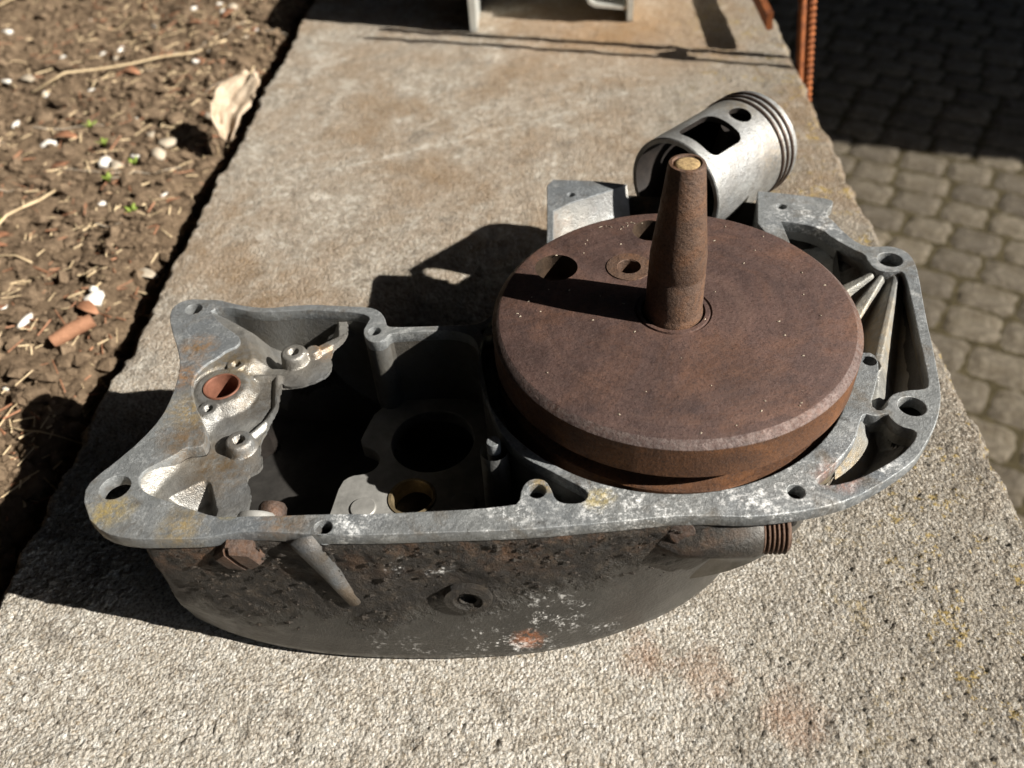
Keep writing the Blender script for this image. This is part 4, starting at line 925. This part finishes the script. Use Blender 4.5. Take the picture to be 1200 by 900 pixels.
def build_piston():
    cx, cy, cz = .0165, .1357, ZD - .0208; a = math.radians(45); L, R = .0767, .0310
    root = empty('piston', (cx, cy, cz), a)
    tag(root, 'silvery hollow piston with oval windows and three rings behind the shaft', 'piston')
    # local x runs from the open skirt to the crown
    n = 128
    def ring(x, r): return [(x, r * math.cos(2 * PI * k / n), r * math.sin(2 * PI * k / n)) for k in range(n)]
    # outside
    prof = [(0, R - .0006), (.0006, R), (.0595, R), (.0600, R - .0012), (.0622, R - .0012), (.0625, R), (.0645, R), (.0648, R - .0012), (.0670, R - .0012), (.0673, R), (.0693, R), (.0696, R - .0012), (.0718, R - .0012), (.0721, R), (.0755, R), (.0767, R - .0010)]
    crown = [(.0775, R * .7), (.0780, R * .3)]
    inside = [(.071, .001), (.071, R - .006), (.066, R - .0035), (.0, R - .0030)]
    rings = [ring(x, r) for x, r in prof + crown]
    inn = [ring(x, r) for x, r in inside]
    V, F = loft(rings + [ring(.0782, .0002)], True, True); b0 = len(V)
    V2, F2 = loft(inn); V += V2; F += [tuple(i + b0 for i in f) for f in F2]
    m0 = b0 + 3 * n
    for k in range(n): j = (k + 1) % n; F.append((k, m0 + k, m0 + j, j))
    F.append(tuple(b0 + k for k in range(n - 1, -1, -1)))
    bm = bmesh.new(); vs = [bm.verts.new(v) for v in V]
    for f in F:
        try: bm.faces.new([vs[i] for i in f])
        except ValueError: pass
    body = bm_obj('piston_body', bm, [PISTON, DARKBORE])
    # windows: a rounded port and the gudgeon-pin hole on the upper side, their twins below
    cuts = []
    def port(x0, x1, half, th, rr):
        pts = []
        for (px, py, s0) in ((x1 - rr, half - rr, 0), (x0 + rr, half - rr, 1), (x0 + rr, -half + rr, 2), (x1 - rr, -half + rr, 3)):
            for q in range(7): t = (s0 + q / 6) * PI / 2; pts.append((px + rr * math.cos(t), py + rr * math.sin(t)))
        V, F = loft([[(x, y, z) for x, y in pts] for z in (.012, .045)], True, True, True)
        c = mesh_obj('cut', V, F, DARKBORE); c.rotation_euler = (th, 0, 0); return c
    TH = math.radians(PT)
    cuts.append(port(.007, .0355, .0135, TH, .0055)); cuts.append(port(.0415, .0545, .0065, TH, .0064))
    cuts.append(port(.010, .032, .012, TH + PI, .005))
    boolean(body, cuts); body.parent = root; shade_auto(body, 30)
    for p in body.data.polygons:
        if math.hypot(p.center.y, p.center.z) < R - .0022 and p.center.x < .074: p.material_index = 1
    for x in (.0611, .0659, .0707):
        V, F = loft([ring(x - .0011, R - .0013), ring(x - .0011, R + .0004), ring(x - .0006, R + .0009), ring(x + .0006, R + .0009), ring(x + .0011, R + .0004), ring(x + .0011, R - .0013)], True)
        o = mesh_obj('piston_ring', V, F, RING, root); shade_auto(o, 40)
    V, F = loft([[(.048 + .0085 * math.cos(t * PI / 16), .0085 * math.sin(t * PI / 16), z) for t in range(32)] for z in (-.026, .022)], True, True, True)
    o = mesh_obj('gudgeon_pin', V, F, DARKBORE, root); o.rotation_euler = (TH, 0, 0)
    return root
build_piston()

# ------------------------------------------------------------------ rusty iron at the right edge, pale frame at the top
def build_rods():
    root = empty('rusty_post', (.180, .505, PZ)); root.rotation_euler = (0, math.radians(-7.5), 0); root.location.x += .75 * math.tan(math.radians(7.5))
    tag(root, 'orange rusty threaded rods clamped together beside the far right slab edge', 'post')
    H = 1.05
    def rod(x, y, r, h0, h1): return tube_path([(x, y, h0), (x, y, (h0 + h1) / 2), (x, y, h1)], r, 12)
    mesh_obj('rod', *rod(0, -.006, .0036, 0, H), RUST_BAR, root, True)
    # ribbed bar: spiral ridges as one lathe-like tube
    pts = []; rad = []; z = 0
    while z < H: pts.append((.0125, .014, z)); rad.append(.0034); pts.append((.0125, .014, z + .003)); rad.append(.0052); z += .006
    V, F = tube_path(pts, rad, 14); o = mesh_obj('ribbed_rod', V, F, RUST_BAR, root); shade_auto(o, 50)
    V, F = tube_path([(-.004, .004, -PZ + .088), (.020, .004, -PZ + .088)], .0045, 10); o = mesh_obj('clamp', V, F, RUST_BAR, root); shade_auto(o, 30)
    V, F = lathe([(.007, -.006), (.011, -.004), (.011, .004), (.007, .006)], 6); o = mesh_obj('clamp_nut', V, F, RUST_BAR, root, False, (.012, -.004, -PZ + .088)); o.rotation_euler = (PI / 2, 0, 0)
    V, F = box_vf(-.024, -.018, .032, .9, -PZ + .030, -PZ + .046); mesh_obj('crossbar', V, F, RUST_BAR, root)
build_rods()

def build_frame():
    root = empty('metal_frame', (-.05, .63, 0))
    tag(root, 'pale metal bracket frame standing on the slab at the top edge', 'metal frame')
    lx = -.0812; rx = .0799
    def leg(x, w, y0, y1): return box_vf(x - w / 2, x + w / 2, y0, y1, .0012, .165)
    mesh_obj('leg', *leg(lx - .004, .007, -.016, .075), FRAMEM, root)
    mesh_obj('leg', *leg(rx, .006, -.006, .075), FRAMEM, root)
    mesh_obj('top_plate', *box_vf(lx - .0075, rx + .003, -.016, .11, .1652, .172), FRAMEM, root)
    mesh_obj('back_plate', *box_vf(lx, rx - .003, .0755, .082, .020, .1648), FRAMEM, root)
    mesh_obj('lower_bar', *box_vf(lx, rx - .0035, .058, .0752, .034, .046), FRAMEM, root)
    # hanging channel with a rounded lower edge
    V = []; F = []
    sec = [(0.0, .075), (.001, .026), (.004, .020), (.010, .0165), (.042, .0125), (.0455, .0125), (.0455, .075), (.0425, .075), (.0425, .0158), (.011, .0195), (.0065, .022), (.0035, .028), (.003, .075)]
    for y in (-.0045, .05):
        V += [(.0265 + x + .006, y, z) for x, z in sec]
    n = len(sec)
    for i in range(n): j = (i + 1) % n; F.append((i, j, n + j, n + i))
    for i in range(n // 2):
        a, b, c, d = i, i + 1, n - 2 - i, n - 1 - i
        if b < c: F.append((a, b, c, d)); F.append((a + n, d + n, c + n, b + n))
    mesh_obj('channel', V, F, FRAMEM, root)
build_frame()

# ------------------------------------------------------------------ things lying on the soil
def build_soil_bits():
    rnd = random.Random(21)
    gz = lambda x, y: float(SOIL_Z[min(int(np.searchsorted(SOIL_YS, y)), len(SOIL_YS) - 1), min(int(np.searchsorted(SOIL_XS, x)), len(SOIL_XS) - 1)])
    # clods: nobody could count them
    V = []; F = []
    ico = bmesh.new(); bmesh.ops.create_icosphere(ico, subdivisions=1, radius=1); iv = [v.co.copy() for v in ico.verts]; if_ = [[v.index for v in f.verts] for f in ico.faces]; ico.free()
    for k in range(11000):
        x = -.352 - abs(rnd.gauss(0, .22)); y = rnd.uniform(-.1, 1.05); r = rnd.choice((.0008, .001, .0012, .0015, .0015, .0018, .0022, .0028, .0040, .0060)) * rnd.uniform(.6, 1.3)
        if x < -.95: continue
        z = gz(x, y); o_ = len(V); sx, sy, sz = rnd.uniform(.7, 1.6), rnd.uniform(.7, 1.4), rnd.uniform(.5, .9)
        for v in iv: q = rnd.uniform(.5, 1.4); V.append((x + v.x * r * sx * q, y + v.y * r * sy * q, z + r * .2 + v.z * r * sz * q))
        F += [tuple(i + o_ for i in f) for f in if_]
    o = mesh_obj('soil_crumbs', V, F, CLODM); o['kind'] = 'stuff'; tag(o, 'loose brown crumbs and clods of earth scattered over the soil')
    # fine dry litter: slivers of straw and bark nobody could count
    V = []; F = []; V2 = []; F2 = []
    for k in range(2100):
        x = -.350 - abs(rnd.gauss(0, .21)); y = rnd.uniform(-.1, 1.05); L = rnd.uniform(.0015, .0085) * (1 if rnd.random() < .85 else 1.8); w_ = rnd.uniform(.0003, .0011); an = rnd.uniform(0, PI); ti = rnd.uniform(-.35, .35)
        if x < -.95: continue
        VV, FF = (V, F) if rnd.random() < .62 else (V2, F2)
        z = gz(x, y) + .0012 + L * abs(math.sin(ti)) * .8; o_ = len(VV); c, s = math.cos(an), math.sin(an)
        for t, q, dz in ((-1, -1, 0), (1, -.6, 0), (1, .6, 0), (-1, 1, 0), (-.9, 0, w_ * .9), (.9, 0, w_ * .9)):
            VV.append((x + c * L * t * math.cos(ti) - s * w_ * q, y + s * L * t * math.cos(ti) + c * w_ * q, z + L * t * math.sin(ti) + dz))
        FF += [tuple(i + o_ for i in f) for f in ((3, 2, 1, 0), (0, 1, 5, 4), (2, 3, 4, 5), (3, 0, 4), (1, 2, 5))]
    for nm, VV, FF, mm in (('dry_litter', V, F, STRAW), ('bark_litter', V2, F2, LEAF)):
        o = mesh_obj(nm, VV, FF, mm); o['kind'] = 'stuff'; tag(o, 'fine dry slivers of ' + ('straw' if mm is STRAW else 'bark') + ' strewn over the brown soil')
    # white chips
    def chip(name, x, y, r, mat, flat=.6, st=(1, 1)):
        bm = bmesh.new(); bmesh.ops.create_icosphere(bm, subdivisions=2, radius=r)
        an = rnd.uniform(0, 3.1)
        for v in bm.verts:
            n_ = 1 + .6 * (vn(v.co * (1.3 / r) + Vector((x * 90, y * 90, 3))) )
            c = v.co * n_; c = Vector((c.x * st[0], c.y * st[1], c.z * flat)); v.co = Matrix.Rotation(an, 3, 'Z') @ c
        return bm_obj(name, bm, mat, None, True, (x, y, gz(x, y) + r * flat * .55))
    for k, (x, y) in enumerate(D['WHITE']):
        r = (.0075, .005, .004, .006, .006, .006, .004, .0045, .004)[k % 9]
        o = chip('white_chip', x, y, r, WHITE, .6, (rnd.uniform(.9, 1.6), rnd.uniform(.6, 1)))
        if k == 0: tag(o, 'largest white rounded chip beside the orange stick near the slab', 'stone chip', 'white chips on the soil')
        else: tag(o, 'small white stone chip lying on the brown soil', 'stone chip', 'white chips on the soil')
    for k in range(34):
        x = -.39 - abs(rnd.gauss(0, .16)); y = rnd.uniform(.05, 1.0)
        o = chip('white_chip', x, y, rnd.uniform(.0014, .0042), WHITE, .6, (rnd.uniform(.9, 1.5), rnd.uniform(.6, 1)))
        tag(o, 'small white stone chip lying on the brown soil', 'stone chip', 'white chips on the soil')
    for k in range(26):
        x = -.38 - abs(rnd.gauss(0, .18)); y = rnd.uniform(.05, 1.0)
        o = chip('pebble', x, y, rnd.uniform(.004, .010), CLODM if k % 3 else STRAW2, .65, (1.3, .9))
        tag(o, 'dull brown pebble half sunk in the loose soil', 'pebble', 'brown pebbles in the soil')
    # straws
    for k in range(64):
        x = -.37 - abs(rnd.gauss(0, .19)); y = rnd.uniform(-.02, 1.0); an = rnd.uniform(0, PI) if k % 3 else rnd.gauss(.35, .3); L = rnd.uniform(.012, .07)
        bend = rnd.uniform(-.12, .12); pts = []
        for t in range(6):
            s = t / 5 - .5; a2 = an + bend * s * 2; px, py = x + math.cos(a2) * L * s, y + math.sin(a2) * L * s
            px = min(px, -.343); pts.append((px, py, gz(px, py) + .0035 + .0015 * math.sin(t * 1.3 + k)))
        V, F = tube_path(pts, [rnd.uniform(.0004, .0009) * (1 - .1 * t) for t in range(6)], 5)
        o = mesh_obj('straw', V, F, STRAW if k % 3 else STRAW2, None, True)
        tag(o, 'thin dry straw stalk lying on the brown soil', 'straw', 'dry straw stalks on the soil')
    for (a, b, r, lab) in (((-.53, .25), (-.485, .35), .0011, 'long bent pale stalk standing up by the orange stick'), ((-.60, .55), (-.42, .66), .0013, 'long fair stalk pointing across the soil towards the cream stone'), ((-.72, .42), (-.62, .52), .0022, 'thick pale straw at the left edge of the soil'), ((-.76, .80), (-.66, .93), .0012, 'slanting fair stalk in the far left corner')):
        pts = [(a[0] + (b[0] - a[0]) * t / 6, a[1] + (b[1] - a[1]) * t / 6 + .006 * math.sin(t), gz(a[0] + (b[0] - a[0]) * t / 6, a[1] + (b[1] - a[1]) * t / 6) + .006 + .003 * math.sin(t * .9)) for t in range(7)]
        V, F = tube_path(pts, r, 6); o = mesh_obj('straw', V, F, STRAW, None, True); tag(o, lab, 'straw')
    # dead leaves
    for k in range(34):
        x = -.36 - abs(rnd.gauss(0, .16)); y = rnd.uniform(.0, 1.0); L = rnd.uniform(.007, .016); an = rnd.uniform(0, 6.28); V = []; F = []
        for i in range(5):
            t = i / 4; w = L * .42 * math.sin(PI * (.08 + .88 * t)); cu = L * .25 * math.sin(PI * t)
            for s in (-1, 0, 1):
                lx, ly = (t - .5) * 2 * L, s * w; V.append((lx * math.cos(an) - ly * math.sin(an), lx * math.sin(an) + ly * math.cos(an), cu + abs(s) * w * .45 * rnd.uniform(.5, 1)))
        for i in range(4):
            for s in range(2): q = i * 3 + s; F.append((q, q + 1, q + 4, q + 3))
        o = mesh_obj('dead_leaf', V, F, LEAF if k % 4 else STRAW2, None, True, (x, y, gz(x, y) + .002)); m = o.modifiers.new('s', 'SOLIDIFY'); m.thickness = .0004
        tag(o, 'curled brown dead leaf lying among the soil crumbs', 'leaf', 'dead leaves on the soil')
    # green sprouts
    for k, (x, y) in enumerate(((-.445, .36), (-.43, .385), (-.47, .42), (-.52, .30), (-.56, .36), (-.50, .46), (-.40, .30))):
        V = []; F = []
        for b in range(4):
            an = b * 1.6 + k; L = rnd.uniform(.004, .008); o_ = len(V); c, s = math.cos(an), math.sin(an)
            for t, w, z in ((0, .0006, 0), (.5, .0018, .004), (1, .0003, .0055)):
                for q in (-1, 1): V.append((c * L * t - s * w * q, s * L * t + c * w * q, z + .0006 * q))
            F += [(o_, o_ + 1, o_ + 3, o_ + 2), (o_ + 2, o_ + 3, o_ + 5, o_ + 4)]
        o = mesh_obj('sprout', V, F, GREEN, None, True, (x, y, gz(x, y) + .003)); m = o.modifiers.new('s', 'SOLIDIFY'); m.thickness = .0003
        tag(o, 'tiny green sprout growing in the brown soil', 'sprout', 'green sprouts in the soil')
    # pale crumpled leaf standing against the slab edge
    x, y = D['SHARD']; V = []; F = []; nu, nv = 13, 19
    for jv in range(nv):
        t = jv / (nv - 1); w_ = .0045 + .0155 * math.sin(PI * min(1, max(0, t * .93 + .02)) ** 1.25) ** .8 * (1 - .35 * (t > .9)); off = .010 * (t - .4) - .006 * math.sin(t * 4)
        for iu in range(nu):
            u = (iu / (nu - 1) - .5) * 2; q = Vector((u * 3.1, t * 4.3, .7))
            V.append((off + u * w_ * (1 + .22 * vn(q * 1.7)), (t - .5) * .064 + .004 * vn(q + Vector((5, 0, 0))), .006 * u * u - .003 * math.cos(u * 2.2 + t * 2) + .006 * vn(q * .9) + .0022 * vn(q * 3.1) + .008 * (t - .5) ** 2))
    for jv in range(nv - 1):
        for iu in range(nu - 1): q = jv * nu + iu; F.append((q, q + 1, q + nu + 1, q + nu))
    o = mesh_obj('dry_leaf', V, F, SHARDM, None, True, (x + .024, y - .043, .018)); o.scale = (.85, 1, .85); m = o.modifiers.new('s', 'SOLIDIFY'); m.thickness = .0012
    o.rotation_euler = (math.radians(46), math.radians(14), math.radians(2))
    tag(o, 'pale tan crumpled dry leaf leaning against the left edge of the slab', 'leaf')
    # short orange stick
    (ax, ay), (bx, by) = D['STICK']; V, F = tube_path([(ax, ay, gz(ax, ay) + .006), ((ax + bx) / 2, (ay + by) / 2 + .001, gz(ax, ay) + .009), (bx, by, gz(bx, by) + .007)], [.0048, .0056, .0050], 10)
    o = mesh_obj('stick', V, F, STICKM, None); shade_auto(o, 50); tag(o, 'short orange brown piece of stick lying near the slab', 'stick')
build_soil_bits()
